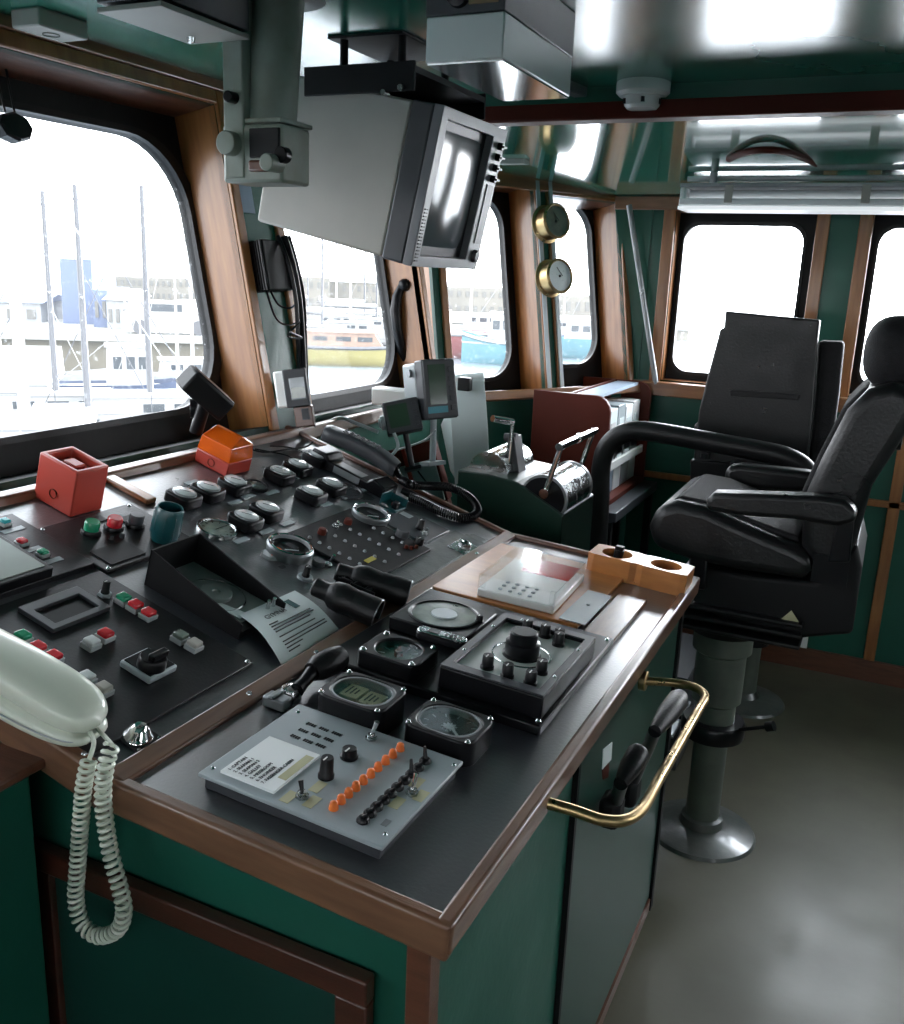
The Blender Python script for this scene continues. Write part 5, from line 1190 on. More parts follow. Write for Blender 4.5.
# red bordered first aid notice box behind the telephone
m_, W, H = screen_frame((392, 458), (433, 448), (441, 494), (396, 505), 2.75, .03)
t = empty('red_framed_notice_box', m_, 'dark red framed pale box on the wall behind the telephone', 'box')
B1('back_board', (0, 0, -.04), (W*1.1, H*1.3, .06), 'redbrown', t, bevel=.003); B1('pale_panel', (-W*.33, -.03, -.005), (W*.30, H*.9, .012), 'greyp', t); B1('pale_panel', (W*.22, -.03, -.005), (W*.55, H*.9, .012), 'greyp', t)
B1('red_bar', (-W*.1, 0, .002), (.012, H*1.25, .012), 'red', t); MB().tube([Vector((W*.1, H*.1, .006)), Vector((W*.2, -.02, .008)), Vector((W*.3, -H*.35, .006))], .003, 6).build('cord', 'blk', t)
B1('support', (0, -H*.65-.28, -.05), (W*1.0, .56, .04), 'woodd', t)

# ================================================================== ON THE CEILING
def ceil_thing(pts, zb, name, label, cat):
    P = [AZ(*p, zb) for p in pts]; xs = [p.x for p in P]; ys = [p.y for p in P]; cx, cy = (min(xs)+max(xs))/2, (min(ys)+max(ys))/2
    return empty(name, T((cx, cy, ceil_z(cy))), label, cat), max(xs)-min(xs), max(ys)-min(ys), ceil_z(cy)-zb
t, W, H, h = ceil_thing([(97, 12), (174, 10), (239, 40), (183, 40.4)], 2.03, 'ceiling_box', 'grey ceiling box with pale underside above the large window', 'ceiling box')
B1('housing', (0, 0, -h/2+.006), (W, H, h-.012), 'greyd', t, bevel=.002); B1('pale_underside', (0, 0, -h+.003), (W*1.0, H*1.0, .008), 'beige', t, bevel=.001); MB().lathe([(0, -.012), (.006, -.01), (.008, 0)], (-W*.2, H*.3, -h), 12).build('screw', 'steel', t)
t, W, H, h = ceil_thing([(13, 28), (45, 27), (81, 40), (62, 43)], 2.085, 'ceiling_speaker', 'small beige box with round grille on the ceiling edge over the large window', 'loudspeaker')
B1('housing', (0, 0, -h/2), (W, H, h), 'beige', t, bevel=.004); MB().lathe([(W*.22, -h-.002), (W*.22, -h+.002), (0, -h+.002)], n=28).build('grille', 'dialg', t)
t, W, H, h = ceil_thing([(425, 64.7), (508, 63), (567.6, 98.5), (499.6, 98.5)], 1.975, 'ceiling_light_box', 'large ceiling box, dark above and white below, beside the hanging monitor', 'ceiling box')
B1('dark_top', (0, 0, -(h-.07)/2), (W*1.01, H*1.01, h-.07), 'greyd', t, bevel=.002); B1('white_diffuser', (0, 0, -h+.036), (W, H, .068), 'white', t, bevel=.003)
B1('shiny_bottom', (0, 0, -h+.001), (W*.97, H*.97, .003), M.setdefault('shb', mat('polished_sheet', (.62, .63, .63), .12, metal=.8, var=.05)), t)
MB().lathe([(.008, .010), (.020, .008), (.022, 0), (0, 0)], (0, 0, 0), 20).build('socket', 'blk', t).matrix_local = T((-W*.08, -H*.505, -.045)) @ Matrix.Rotation(PI/2, 4, 'X')
B1('tan_label', (W*.24, -H*.51, -.04), (W*.36, .003, .045), M.setdefault('tan', mat('tan_label', (.35, .24, .12), .6)), t)
def strip(p0, p1, z, w_, th, name, label, m):
    a, b = AZ(*p0, z), AZ(*p1, z); d = (b-a); Ln = d.length; fr = Frame((a+b)/2, d, Vector((0, 0, 1)).cross(d)); o = MB().box((0, 0, 0), (Ln, w_, th)).build(name, m, mw=fr.mat(), bevel=.003); return tag(o, label, 'trunking')
strip((515, 68), (608, 101), 2.105, .035, .028, 'cable_trunking', 'thin metallic cable trunking running from the light box to the beam', 'greym')
strip((497, 144), (580, 176), 2.085, .035, .02, 'cable_trunking', 'brown cable trunking on the far ceiling beyond the beam', 'redbrown')
o = B1('ceiling_connector', (0, 0, 0), (.11, .05, .03), 'beige'); o.location = AZ(513, 160, 2.06); tag(o, 'small pale fitting on the far ceiling above the narrow window', 'fitting')
# smoke detector
c = AZ(644, 80, 2.12); t = empty('smoke_detector', T((c.x, c.y-.0, 2.118)), 'white round smoke detector on the ceiling in front of the beam', 'smoke detector')
MB().lathe([(0, 0), (.062, 0), (.065, -.006), (.065, -.028), (.056, -.036), (0, -.036)], n=36).build('base', 'white', t)
MB().lathe([(.044, -.036), (.043, -.056), (.036, -.064), (0, -.066)], n=32).build('sensor_head', 'white', t)
for k in range(10):
    a = k*PI/5; B1('vent_slot', (.043*math.cos(a), .043*math.sin(a), -.048), (.004, .012, .012), 'greyd', t).rotation_euler = (0, 0, a)
# arched handle and strip light
a, b = AZ(729, 159, 2.055), AZ(816, 164, 2.055); mid = AZ(772, 150, 2.055)
t = empty('curved_grab_handle', T((a+b)/2), 'brown curved grab handle on the far ceiling above the strip light', 'handle')
wadd(MB().tube([a.lerp(b, k/14)+(mid-a.lerp(b, .5))*(1-(k/7-1)**2) for k in range(15)], .011, 10).build('bar', 'redbrown', None), t)
for q in (a, b): wadd(MB().cyl(q, q+Vector((0, 0, max(.004, ceil_z(q.y)-q.z))), .008, n=12).build('post', 'redbrown', None), t)
c0_, c1_ = AY(684, 200, 3.62), AY(903, 213, 3.62); zc = (c0_.z+c1_.z)/2+.022; Ls = 1.25
t = empty('strip_light', T((c0_.x+Ls/2, 3.62, zc)), 'white two tube fluorescent strip light hanging before the side windows', 'ceiling light')
B1('top_plate', (0, 0, .042), (Ls, .17, .014), 'greym', t, bevel=.002); B1('end_cap', (-Ls/2+.012, 0, .0), (.024, .17, .075), 'tubew', t, bevel=.008); B1('end_cap', (Ls/2-.012, 0, .0), (.024, .17, .075), 'tubew', t, bevel=.008)
B1('diffuser_edge', (0, -.082, -.016), (Ls, .010, .026), 'tubew', t, bevel=.004); B1('diffuser_edge', (0, .082, -.016), (Ls, .010, .026), 'tubew', t, bevel=.004); B1('diffuser_floor', (0, -.006, -.036), (Ls, .176, .012), 'glow', t)
for y in (-.04, .04): MB().cyl((-Ls/2+.03, y, .014), (Ls/2-.03, y, .014), .016, n=16).build('tube', 'tubew', t)
for x in (-Ls*.36, 0, Ls*.36): B1('clip', (x, -.088, .012), (.028, .008, .06), 'beige', t, bevel=.002)
for x in (-Ls*.42, Ls*.10): MB().cyl((x, 0, .049), (x, 0, ceil_z(3.62)-zc), .014, n=12).build('hanger', 'greym', t)
MB().cyl((-Ls*.5, .03, .075), (Ls*.5, .03, .075), .010, n=10).build('conduit', 'tubew', t)

# ================================================================== CHART PERISCOPE DEVICE
YP = 1.5
c = AY(262, 30, YP); YQ = YP-.06
t = empty('overhead_viewer', T((c.x, YP, 2.12)), 'aged pale green metal viewer tube hanging from the ceiling before the monitor', 'instrument')
MB().lathe([(0, 0), (.088, 0), (.090, -.010), (0, -.012)], (.03, 0, 0), 32).build('ceiling_flange', 'greym', t)
zb = AY(255, 122, YQ).z-2.12
MB().cyl((.030, .01, 0), (.018, .0, zb-.01), .047, .045, n=28).build('tube', 'perif', t)
xl = AY(225, 60, YQ).x-c.x; xl2 = AY(222, 178, YQ).x-c.x; z2_ = AY(232, 178, YQ).z-2.12; xr2 = AY(281, 178, YQ).x-c.x
B1('side_plate', ((xl+xl2)/2+.022, -.025, (z2_+0)/2), (.044, .07, -z2_), 'perif', t, bevel=.003)
B1('band', ((xl2+xr2)/2, -.005, zb+.004), ((xr2-xl2)*.96, .10, .008), 'perif', t, bevel=.002)
hb_ = AY(280, 181, YQ).z-2.12
B1('head', ((xl2+xr2)/2, -.012, (zb+hb_)/2-.002), (xr2-xl2, .09, zb-hb_), 'perif', t, bevel=.006)
B1('dark_recess', (xr2-.036, -.058, zb-.035), (.066, .006, .050), 'blkm', t, bevel=.002)
def yc(parent, px, py, r, th, m, name): q = AY(px, py, YP-.062); return MB().cyl((q.x-c.x, q.y-YP-th, q.z-2.12), (q.x-c.x, q.y-YP+.01, q.z-2.12), r, n=22).build(name, m, parent, bevel=.002)
yc(t, 232, 144, .021, .02, 'perif', 'adjusting_knob'); yc(t, 276, 164, .015, .03, 'perif', 'lens_knob'); yc(t, 283, 155, .014, .01, 'blk', 'black_knob'); yc(t, 234, 98, .010, .02, 'blk', 'wing_screw')
q = AY(268, 166, YP-.06); B1('curved_slide', (q.x-c.x-.010, -.062, q.z-2.12), (.06, .01, .02), 'woodd', t, bevel=.004)

# ================================================================== MONITOR
YM, WM = 1.75, .33
n0 = AY(435, 103, YM); n1 = AY(402, 264, YM); b0 = AY(313, 76, YM); b1_ = AY(258, 226, YM); n0b = AY(412, 94, YM); n1b = AY(377, 260, YM)
up = (n0-n1); back = (b0-n0b)+(b1_-n1b); back = back - up.normalized()*back.dot(up.normalized()); back.normalize(); Hm = up.length; upn = up.normalized()
fr = Frame((n0+n1)/2+Vector((0, WM/2, 0)), Vector((0, 1, 0)), upn)      # x along +Y, y up the screen, z outwards
if fr.z.dot(back) > 0: fr = Frame(fr.o, Vector((0, -1, 0)), upn)
t = empty('hanging_monitor', fr.mat(), 'large beige and dark grey tube monitor hung tilted from the ceiling', 'monitor')
sgn = 1 if fr.x.y > 0 else -1
fd = (n0b-n0).length*.95; bd = max((b1_-n1b).length, .33)
B1('front_housing', (0, 0, -fd/2), (WM, Hm, fd), 'greyd', t, bevel=.005)
B1('rear_housing', (0, -.0, -fd-bd/2), (WM*.985, Hm*.985, bd), 'beige', t, bevel=.006)
Wd, Hh = WM, Hm
xs0 = -sgn*Wd*.06
ow, oh = Wd*.70, Hh*.86
o4 = [(xs0+a*ow/2, b*oh/2) for a, b in ((1, 1), (-1, 1), (-1, -1), (1, -1))]
MB().ring([(a*Wd/2, b*Hh/2) for a, b in ((1, 1), (-1, 1), (-1, -1), (1, -1))], o4, 0, .022).build('front_bezel', M.setdefault('bez', mat('grey_bezel', (.15, .155, .165), .35, var=.1)), t, bevel=.002)
MB().ring(o4, [(xs0+a*ow*.42, b*oh*.42) for a, b in ((1, 1), (-1, 1), (-1, -1), (1, -1))], -.001, .004).build('inner_mask', 'blk', t)
def crt(u, v): x = (u-.5)*2; y = (v-.5)*2; return Vector((xs0+x*ow*.43, y*oh*.43, .014-.012*(x*x+y*y)*.5))
MB().grid(crt, 12, 12).build('screen', M.setdefault('crtm', mat('crt_glass', (.10, .12, .13), .12, var=.1, coat=.4, spec=.35)), t)
xk = sgn*Wd*.405
for k in range(4):
    o_ = MB().cyl((xk, Hh*(.38-.075*k), .022), (xk, Hh*(.38-.075*k), .034), .008, n=14).build('control_knob', 'blk', t); B1('knob_grip', (xk, Hh*(.38-.075*k), .036), (.018, .004, .008), 'blk', o_)
B1('grooved_strip', (xk, -Hh*.10, .023), (Wd*.10, Hh*.42, .003), 'greyd', t)
MB().lathe([(0, .012), (.013, .010), (.015, 0)], (xk, -Hh*.40, .022), 24).build('round_knob', 'greyd', t)
for k in range(16): B1('vent_slot', (-sgn*Wd*.46, -Hh*.46+k*Hh*.022, .023), (Wd*.04, .0028, .002), 'blk', t)
# bracket
t2 = empty('monitor_bracket', T((n0b.x-.10, YM+WM/2, 2.12)), 'black steel bracket holding the hanging monitor to the ceiling', 'bracket')
zt = fr.pt(0, Hm/2+.012, -.10).z
B1('ceiling_plate', (-.04, 0, -.003), (.18, .24, .006), 'blkm', t2, bevel=.002)
for y in (-WM/2-.008, WM/2+.008): B1('side_arm', (-.02, y, -.098), (.26, .008, .056), 'blkm', t2, bevel=.002)
B1('cross_piece', (-.02, 0, -.085), (.26, WM+.02, .012), 'blkm', t2)
for x in (-.10, .04):
    for y in (-.10, .10): MB().cyl((x, y, -.08), (x, y, 0), .009, n=12).build('drop_rod', 'blkm', t2)
for px, py in ((385, 93), (402, 88)):
    q = AY(px, py, YM-.01); MB().cyl((q.x-t2.location.x, q.y-t2.location.y-.01, q.z-2.12), (q.x-t2.location.x, q.y-t2.location.y+.01, q.z-2.12), .006, n=10).build('bolt', 'steel', t2)

# ================================================================== RIGHT SIDE
# brass grab rail on the console's operator side
A = AX(548, 803, -.345); Bq = AX(650, 682, -.345); z = (A.z+Bq.z)/2
t = empty('brass_grab_rail', T(((A.x+Bq.x)/2, (A.y+Bq.y)/2, z)), 'bent brass grab rail on the operator side of the console', 'rail')
P0 = Vector((-.355, A.y, A.z)); P5 = Vector((-.355, Bq.y, Bq.z)); o1 = AZ(622, 824, A.z); o2 = AZ(702, 697, Bq.z)
pts = [P0]+[AZ(px, py, P0.z+(P5.z-P0.z)*k) for px, py, k in ((575, 811, .1), (602, 820, .2), (626, 820, .3), (643, 808, .4), (657, 783, .5), (680, 743, .7), (698, 711, .8), (705, 697, .88), (696, 688, .93), (676, 683, 1))]+[P5]
wadd(MB().tube(smooth_path(pts, 8), .0085, 14).build('rail_tube', 'brass', None), t)
for q in (P0, P5): wadd(MB().cyl(q+Vector((-.010, 0, 0)), q+Vector((.004, 0, 0)), .020, n=20).build('flange', 'brass', None, bevel=.002), t)
# two black levers
def lever(boot, k1, k0, gripa, gripb, label, x, r):
    t = empty('control_lever', T(AX(*boot, x)), label, 'lever', 'control levers on the console side')
    b = AX(*boot, -.372); wadd(MB().box(b+Vector((.022, 0, 0)), (.04, .055, .06)).build('boot', 'blkm', None, bevel=.012), t)
    s = AX(*k1, x); e = AX(*gripa, x+.02); wadd(MB().cyl(b+Vector((.03, 0, .02)), e, .011, n=14).build('shaft', 'blk', None), t)
    g = AX(*gripb, x+.03); wadd(MB().tube([e, e.lerp(g, .12), e.lerp(g, .5), e.lerp(g, .9), g], [r*.55, r*.72, r, r*1.05, r*.82], 18).build('grip', 'rubber', None, bevel=0), t)
    return t
lever((600, 806), (615, 795), 0, (621, 783), (640, 750), 'nearer black lever with round topped grip under the brass rail', -.30, .017)
lever((618, 786), (648, 748), 0, (655, 731), (680, 697), 'farther black lever with long grip under the brass rail', -.28, .018)

# throttle stand beyond the console
YT = 2.42
cr_ = AY(562.5, 515, YT); XR = cr_.x; pr = AX(593, 508, XR); DT = max(.25, min(.42, pr.y-YT))
t = empty('throttle_stand', T((XR-.2, YT+DT/2, 0)), 'dark green engine control stand with chrome levers beyond the console', 'control stand')
o2_ = lambda px, py: (AY(px, py, YT).x, AY(px, py, YT).z)
pf = [(XR, 0), (XR, cr_.z), o2_(517, 482), o2_(487, 474), (o2_(470, 474)[0]-.04, o2_(487, 474)[1]), (o2_(470, 474)[0]-.04, 0)]
b = MB(); V1 = [b.b.verts.new((x, YT, z)) for x, z in pf]; V2 = [b.b.verts.new((x, YT+DT, z)) for x, z in pf]; b.b.faces.new(V1); b.b.faces.new(V2[::-1])
for i in range(len(pf)): j = (i+1) % len(pf); b.b.faces.new((V1[i], V2[i], V2[j], V1[j]))
wadd(b.build('cabinet', M.setdefault('dkg', mat('dark_green_enamel', (.012, .030, .022), .28, coat=.3)), None, bevel=.004, smooth=False), t)
cc = AY(541, 497, YT+.02); rd = (AY(541, 497, YT+.02)-AY(541, 472, YT+.02)).length
def drum(cx, cz, r, y0, y1, nm):
    wadd(MB().cyl((cx, y0+.012, cz), (cx, y1-.012, cz), r*.96, n=48).build(nm, 'steel', None), t)
    for y in (y0, y1-.012): wadd(MB().cyl((cx, y, cz), (cx, y+.012, cz), r, n=48).build(nm+'_rim', 'greym', None), t)
    wadd(MB().cyl((cx, y0-.002, cz), (cx, y0+.002, cz), r*.9, n=40).build(nm+'_side', 'blk', None), t)
drum(cc.x+.01, cc.z-.004, rd*.98, YT+.010, YT+DT*.85, 'drum')
pv = AY(545, 493, YT-.02); tp = AY(561.3, 446, YT-.02); tp2 = AY(598, 440.5, YT+DT*.85+.02); pv2 = AY(574.7, 476, YT+DT*.85+.02)
tp2 = Vector((tp.x, YT+DT*.85+.02, tp.z)); pv2 = Vector((pv.x, tp2.y, pv.z))
wadd(MB().cyl(pv, tp, .008, n=14).cyl(pv-Vector((0, .012, 0)), pv+Vector((0, .03, 0)), .014, n=16).cyl(pv2, tp2, .008, n=14).cyl(tp-Vector((0, .02, 0)), tp2+Vector((0, .02, 0)), .011, n=16).build('lever', 'chrome', None), t)
wadd(MB().cyl(tp.lerp(tp2, .46), tp.lerp(tp2, .54), .014, n=16).build('lever_collar', 'chrome', None), t)
# second control on the back of the stand
q0 = AY(520, 474, YT+.06); xb = o2_(505, 474)[0]
pb_ = [AY(px, py, YT+.10) for px, py in ((503, 474), (519, 474), (514, 437), (508, 437))]
wadd(MB().hexa([pb_[0], pb_[1], pb_[1]+Vector((0, .06, 0)), pb_[0]+Vector((0, .06, 0)), pb_[3], pb_[2], pb_[2]+Vector((0, .06, 0)), pb_[3]+Vector((0, .06, 0))]).build('lever_bracket', 'greyd', None, bevel=.002), t)
d0 = AY(488, 466, YT+.05); wadd(MB().cyl(d0-Vector((.0, .0, .02)), d0+Vector((0, .22, -.02)), .062, n=40).build('small_drum', 'steel', None), t)
r0, r1_, r2_ = AY(508.5, 466, YT+.09), AY(512.5, 422, YT+.09), AY(492.5, 418.5, YT+.02)
wadd(MB().tube([r0, r1_], .006, 12).cyl(r1_, r2_, .010, n=14).build('crank_lever', 'chrome', None), t)
wadd(MB().cyl(AY(505, 437, YT+.12), AY(517, 437, YT+.12), .012, n=12).build('bracket_cap', 'greyd', None), t)

# red-brown file cabinet
YC = 3.42
c_tr = AY(611, 402, YC); XC = c_tr.x; xl_ = max(AY(533, 402, YC).x, -1.33); zt_ = AY(600, 396, YC).z; zb_ = AY(611, 512, YC).z
YF = min(AX(658, 400, XC).y, 4.08)
t = empty('chart_file_cabinet', T(((XC+xl_)/2, (YC+YF)/2, zb_)), 'red-brown open fronted file cabinet full of folders in the corner', 'cabinet')
def sidepl(y, nm):
    rr_ = .06; P = [(xl_, zb_), (XC, zb_), (XC, zt_-rr_)]+[(XC-rr_+rr_*math.cos(a), zt_-rr_+rr_*math.sin(a)) for a in (PI*.12, PI*.25, PI*.38, PI*.5)]+[(xl_, zt_)]
    b = MB(); V1 = [b.b.verts.new((x, y, z)) for x, z in P]; V2 = [b.b.verts.new((x, y+.02, z)) for x, z in P]; b.b.faces.new(V1); b.b.faces.new(V2[::-1])
    for i in range(len(P)): j = (i+1) % len(P); b.b.faces.new((V1[i], V2[i], V2[j], V1[j]))
    wadd(b.build(nm, 'redbrown', None, bevel=.002), t)
sidepl(YC, 'side_panel'); sidepl(YF-.02, 'side_panel')
ym, yd = (YC+YF)/2, YF-YC
XB = -1.12
wadd(MB().box((max(xl_, XB)-.0+.005, ym, (zb_+zt_)/2), (.01, yd-.04, zt_-zb_)).build('back_panel', 'redbrown', None), t)
wadd(MB().box(((XB+XC)/2, ym, zb_+.01), (XC-XB, yd-.04, .02)).build('bottom_shelf', 'redbrown', None), t)
zs_ = AX(640, 452, XC).z
wadd(MB().box((XC-.02, ym, zs_), (.012, yd-.04, .035)).build('retaining_bar', 'white', None, bevel=.002), t)
wadd(MB().box(((XB+XC)/2-.02, ym, zs_-.03), (XC-XB-.05, yd-.04, .012)).build('middle_shelf', 'redbrown', None), t)
wadd(MB().box(((XB+XC)/2-.02, ym, zt_-.01), (XC-XB-.08, yd-.04, .012)).build('top_board', 'bluep', None), t)
cols = [('white', 'white folder'), ('paper', 'pale grey folder'), ('greyp', 'grey folder'), ('paperw', 'white binder')]
def folder(x, y, z, w_, h_, d_, m, lb):
    o = empty('file_folder', T((x, y, z)), lb, 'folder', 'folders in the red-brown cabinet'); B1('cover', (0, 0, h_/2), (d_, w_*.92, h_), m, o, bevel=.003); B1('pages', (-.004, 0, h_/2), (d_-.006, w_*.7, h_-.01), 'paperw', o)
    B1('spine_label', (d_/2+.0008, 0, h_*.68), (.0015, w_*.6, h_*.2), 'paper' if m != 'paper' else 'white', o); return o
n_ = 5; wv = (yd-.06)/n_
for k in range(n_):
    y = YC+.03+wv*(k+.5)
    folder(XC-.14, y, zs_-.022, wv, .235+.008*(k % 3), .20, cols[k % 4][0], '%s in the upper row of the cabinet, %s' % (cols[k % 4][1], ('nearest the window', 'second from the near side', 'middle one', 'second from the far side', 'against the far side')[k]))
for k, m in enumerate(('red', 'bluep', 'paperw', 'greyp', 'paper')):
    y = YC+.03+wv*(k+.5)
    folder(XC-.14, y, zb_+.021, wv, .19+.006*(k % 2), .20, m, '%s in the lower row of the cabinet' % ('red folder', 'dull blue folder', 'white binder', 'grey folder', 'pale box file')[k])
# table below it
t = empty('cabinet_table', T((XC-.01, ym, 0)), 'narrow grey table on dark legs carrying the file cabinet', 'table')
zt2 = zb_-.001; B1('tabletop', (-.03, 0, zt2-.02), (.20, yd+.02, .04), 'greyd', t, bevel=.003)
for x in (-.10, .04):
    for y in (-yd/2, yd/2): B1('leg', (x, y, (zt2-.04)/2), (.03, .03, zt2-.04), 'blkm', t)

# bent black rail before the second chair
YR = 3.12
P = [AY(597, 560, YR), AY(600, 500, YR), AY(601, 468, YR), AY(607, 447, YR), AY(622, 434, YR), AY(645, 431, YR), AY(700, 440, YR), AY(765, 452, YR), AY(790, 459, YR), AY(806, 471, YR), AY(812, 492, YR)]
t = empty('black_hand_rail', T((P[0].x, YR, 0)), 'bent black padded hand rail standing between the two chairs', 'rail')
dn = Vector((P[0].x, YR, .012)); dn2 = Vector((P[-1].x+.01, YR, .012))
wadd(MB().tube([dn]+smooth_path(P, 6), .034, 18).build('padded_tube', 'rubber', None), t)
for q in (dn,): wadd(MB().lathe([(0, .012), (.06, .012), (.065, 0), (0, 0)], (0, 0, 0), 28).build('floor_flange', 'blkm', None, mw=T((q.x, q.y, 0))), t)

# ------------------------------------------------------------------ helm chair
def yprism(pts, y0, y1, name, m, parent, bevel=.02, seg=4, sub=0):
    b = MB(); V1 = [b.b.verts.new((x, y0, z)) for x, z in pts]; V2 = [b.b.verts.new((x, y1, z)) for x, z in pts]; b.b.faces.new(V1); b.b.faces.new(V2[::-1])
    for i in range(len(pts)): j = (i+1) % len(pts); b.b.faces.new((V1[i], V2[i], V2[j], V1[j]))
    o = b.build(name, m, parent, bevel=bevel, seg=seg, subsurf=sub); return o
CX, CY = -.334, 2.637
t = chair = empty('helm_chair', T((CX, CY, 0)), 'large black helm chair with headrest on a green pedestal, nearer of the two', 'chair')
NY = 2.41; hw = CY-NY
def cp(pts, Y=NY): return [(AY(px, py, Y).x-CX, AY(px, py, Y).z) for px, py in pts]
seat = yprism(cp([(647, 527), (656, 508), (676, 502), (705, 508), (750, 528), (800, 549), (815, 560), (810, 582), (740, 572), (690, 562), (652, 548)]), -hw, hw, 'seat', 'leather', t, bevel=.030, seg=5)
yprism([(x, z+.010) for x, z in cp([(668, 508), (676, 503), (705, 509), (750, 528), (798, 546), (796, 552), (740, 536)])], -hw+.05, hw-.05, 'seat_pad', 'fabric', t, bevel=.012, seg=4)
yprism(cp([(800, 548), (803, 500), (820, 462), (846, 412), (868, 390), (893, 384), (916, 390), (918, 415), (898, 448), (872, 488), (856, 545), (840, 572), (815, 574)]), -hw+.01, hw-.01, 'backrest', 'leather', t, bevel=.035, seg=5)
yprism([(x-.012, z) for x, z in cp([(803, 500), (820, 462), (846, 412), (868, 390), (880, 392), (840, 450), (815, 515)])], -hw+.06, hw-.06, 'back_pad', 'fabric', t, bevel=.015, seg=4)
hc = AY(897, 352, CY); R1 = .5*(AY(897, 316, CY).z-AY(897, 389, CY).z)
def headf(u, v):
    ph = PI*u-PI/2; an = 2*PI*v; c = math.cos(ph)
    return Vector((hc.x-CX+.078*math.copysign(abs(c)**.7*abs(math.cos(an))**.8, math.cos(an)), math.copysign(abs(math.sin(ph))**.6, math.sin(ph))*.155, hc.z+R1*math.copysign(abs(c)**.7*abs(math.sin(an))**.8, math.sin(an))))
hr = MB().grid(headf, 20, 28).build('headrest', 'fabric', t); hr.rotation_euler = (0, 0, 0)
MB().cyl((hc.x-CX+.01, -.06, hc.z-R1+.02), (hc.x-CX+.035, -.06, hc.z-R1-.10), .008, n=10).cyl((hc.x-CX+.01, .06, hc.z-R1+.02), (hc.x-CX+.035, .06, hc.z-R1-.10), .008, n=10).build('headrest_post', 'chrome', t)
arm = cp([(708, 508), (709, 496), (716, 491), (760, 492), (820, 494), (846, 498), (857, 508), (857, 519), (840, 524), (796, 517), (740, 513)], 2.37)
yprism(arm, 2.335-CY, 2.405-CY, 'armrest', 'leather', t, bevel=.018, seg=4)
arm2 = cp([(725, 480), (727, 466), (740, 463), (805, 470), (830, 474), (840, 482), (830, 492), (760, 488), (728, 485)], 2.90)
yprism(arm2, 2.87-CY, 2.94-CY, 'armrest', 'leather', t, bevel=.018, seg=4)
for y in (2.37-CY, 2.90-CY):
    q = cp([(838, 515), (855, 515), (850, 560), (828, 560)], 2.38); yprism(q, y-.015, y+.015, 'armrest_bracket', 'blk', t, bevel=.005)
MB().lathe([(0, .02), (.018, .018), (.02, 0)], n=18).build('tilt_knob', 'blk', t).matrix_local = T((AY(893, 450, NY).x-CX, -.10, AY(893, 450, NY).z)) @ Matrix.Rotation(PI/2, 4, 'Y')
yprism(cp([(690, 566), (740, 576), (815, 584), (857, 545), (862, 570), (852, 636), (800, 640), (730, 625), (692, 604)], NY+.03), -hw+.04, hw-.04, 'suspension_box', 'blkm', t, bevel=.012)
for k in range(3):
    yprism([(x, z-.0) for x, z in [(-.16, .80-.03*k), (.22, .80-.03*k), (.22, .787-.03*k), (-.16, .787-.03*k)]], -hw+.015, hw-.015, 'bellows_fold', 'rubber', t, bevel=.005)
qa_ = AY(830, 571, NY-.01); B1('instruction_label', (qa_.x-CX, NY-.004-CY+.0, qa_.z), (.085, .003, .075), 'blk', t)
o = t.children[-1]
for k in range(3):
    for j in range(3): B1('label_mark', (qa_.x-CX-.026+.026*k, NY-.0065-CY, qa_.z-.022+.022*j), (.014, .001, .009), 'greyp', o)
qb_ = AY(789, 621, NY-.01); l_ = MB().prism([(-.022, -.012), (.022, -.012), (0, .016)], -.001, .001, m=T((qb_.x-CX, NY+.03-CY, qb_.z)) @ Matrix.Rotation(PI/2, 4, 'X')).build('warning_label', 'yell', t)
B1('seat_lever', (AY(700, 575, NY).x-CX-.01, -hw+.02, AY(700, 575, NY).z), (.05, .02, .09), 'blk', t, bevel=.006)
MB().tube([(-.27, -.16, .86), (-.30, -.16, .80), (-.26, -.16, .78)], .008, 8).build('release_lever', 'steel', t)
ztop = .72
ped = mat('pedestal_paint', (.10, .12, .095), .4, c2=(.06, .07, .06), scale=10, coat=.2); M['ped'] = ped
MB().cyl((0, 0, ztop-.05), (0, 0, ztop+.02), .10, .15, n=32).build('top_plate', 'blkm', t)
MB().lathe([(.050, .02), (.050, .36), (.060, .37), (.060, .44), (.072, .45), (.072, .60), (.085, .61), (.085, .665), (.06, .68)], n=32).build('pedestal', 'ped', t)
MB().lathe([(.055, .335), (.092, .335), (.094, .345), (.094, .375), (.088, .385), (.055, .385)], n=28).build('clamp_collar', 'blk', t)
MB().cyl((.07, -.03, .375), (.16, -.05, .42), .006, n=10).cyl((.155, -.049, .417), (.175, -.053, .427), .015, n=14).build('clamp_handle', 'blk', t)
MB().lathe([(.050, .06), (.062, .055), (.066, .03), (.10, .026), (.160, .010), (.166, 0), (0, 0)], n=48).build('floor_disc', M.setdefault('disc', mat('worn_disc_paint', (.06, .07, .065), .3, c2=(.10, .10, .09), scale=25, bump=.1, coat=.4)), t)
B1('footrest', (-.20, .0, .355), (.22, .26, .012), 'greym', t, bevel=.004); MB().cyl((-.05, 0, .35), (-.16, 0, .35), .018, n=12).build('footrest_arm', 'blk', t)

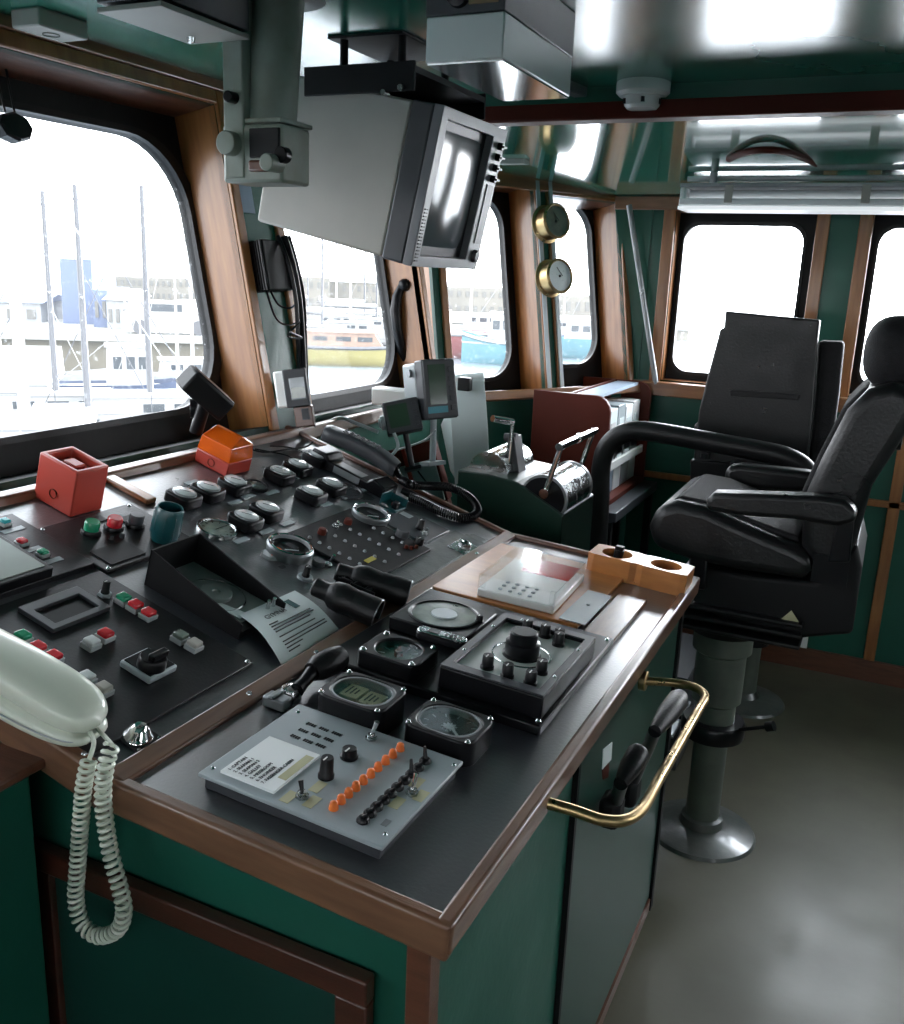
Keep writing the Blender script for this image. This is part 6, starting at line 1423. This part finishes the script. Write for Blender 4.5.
# ------------------------------------------------------------------ second chair, turned away
C2 = Vector((-.36, 3.66, 0)); m_ = T(C2) @ Matrix.Rotation(R(14), 4, 'Z')
t = empty('helm_chair', m_, 'second black helm chair turned with its broad back to the console', 'chair')
mi = t.matrix_world.inverted()
def lp(px, py, Y): q = mi @ AY(px, py, Y); return q
YB = 3.50
def bpanel(pts, Y, th, name, m, bevel=.015):
    P = [AY(*p, Y) for p in pts]; b = MB(); V1 = [b.b.verts.new(p) for p in P]; V2 = [b.b.verts.new(p+Vector((0, th, 0))) for p in P]; b.b.faces.new(V1[::-1]); b.b.faces.new(V2)
    for i in range(len(P)): j = (i+1) % len(P); b.b.faces.new((V1[j], V2[j], V2[i], V1[i]))
    o = b.build(name, m, None, bevel=bevel, seg=3); return wadd(o, t)
bpanel([(693, 462), (699, 410), (709, 370), (720, 329), (724, 328), (725, 311), (820, 320), (817, 345), (812, 420), (806, 480), (750, 476)], YB, .05, 'backrest_shell', 'leather', .010)
bpanel([(806, 470), (812, 420), (818, 341), (844, 342), (838, 400), (828, 470), (820, 500), (800, 500)], YB+.045, .10, 'back_cushion', 'fabric', .015)
bpanel([(730, 390), (800, 395), (798, 400), (730, 396)], YB-.006, .01, 'back_seam', 'blk', .002)
bpanel([(690, 460), (760, 465), (800, 470), (800, 490), (735, 492), (690, 486)], YB-.02, .12, 'arm_mechanism', 'blk', .006)
for px, py in ((705, 458), (703, 482), (735, 466)):
    q = AY(px, py, YB-.03); wadd(MB().cyl(q, q+Vector((0, 0, .018)), .018, n=16).build('adjusting_knob', 'blk', None), t)
wadd(MB().box((C2.x+.02, C2.y+.17, .93), (.50, .46, .10)).build('seat', 'leather', None, bevel=.035), t)
wadd(MB().box((C2.x+.02, C2.y+.03, .78), (.40, .36, .20)).build('suspension_box', 'blkm', None, bevel=.01), t)
for x in (-.27, .31): wadd(MB().box((C2.x+x, C2.y+.13, 1.09), (.07, .34, .06)).build('armrest', 'leather', None, bevel=.015), t)
wadd(MB().lathe([(.048, .02), (.048, .40), (.062, .42), (.062, .56), (.10, .58), (.10, .68), (0, .68)], (0, 0, 0), 28).build('pedestal', 'ped', None, mw=T(C2)), t)
wadd(MB().lathe([(.05, .05), (.064, .028), (.10, .024), (.160, .010), (.166, 0), (0, 0)], (0, 0, 0), 40).build('floor_disc', 'disc', None, mw=T(C2)), t)
wadd(MB().cyl(C2+Vector((.05, -.04, .27)), C2+Vector((.13, -.08, .36)), .007, n=8).cyl(C2+Vector((0, 0, .26)), C2+Vector((0, 0, .31)), .075, n=20).build('clamp_collar', 'blk', None), t)
# grey locker behind the chair pedestal and white frame on the side wall
o = empty('grey_step_box', T((-.62, 3.15, 0)), 'low grey metal box standing behind the helm chair pedestal', 'box')
B1('body', (0, 0, .17), (.28, .40, .34), 'greyd', o, bevel=.006); B1('lid', (0, 0, .348), (.30, .42, .016), 'greyd', o, bevel=.003)
q1z, q2z = FC.loc(745, 651), FC.loc(805, 627)
t = empty('white_wall_frame', FC.mat(FC.pt((q1z.x+q2z.x)/2-.08, (q1z.y+q2z.y)/2+.02, .004)), 'white painted frame low on the side wall behind the chairs', 'frame')
wf, hf_ = .52, .22
xr_ = q2z.x-((q1z.x+q2z.x)/2-.08)+.02; zb2 = q1z.y-((q1z.y+q2z.y)/2+.02)-.0
B1('bottom_strip', (xr_-wf/2, zb2, .006), (wf, .03, .012), 'white', t); B1('side_strip', (xr_-.015, zb2+hf_/2, .006), (.03, hf_, .012), 'white', t); B1('side_strip', (xr_-wf+.015, zb2+hf_/2, .006), (.03, hf_, .012), 'white', t); B1('top_strip', (xr_-wf/2, zb2+hf_, .006), (wf, .03, .012), 'white', t)
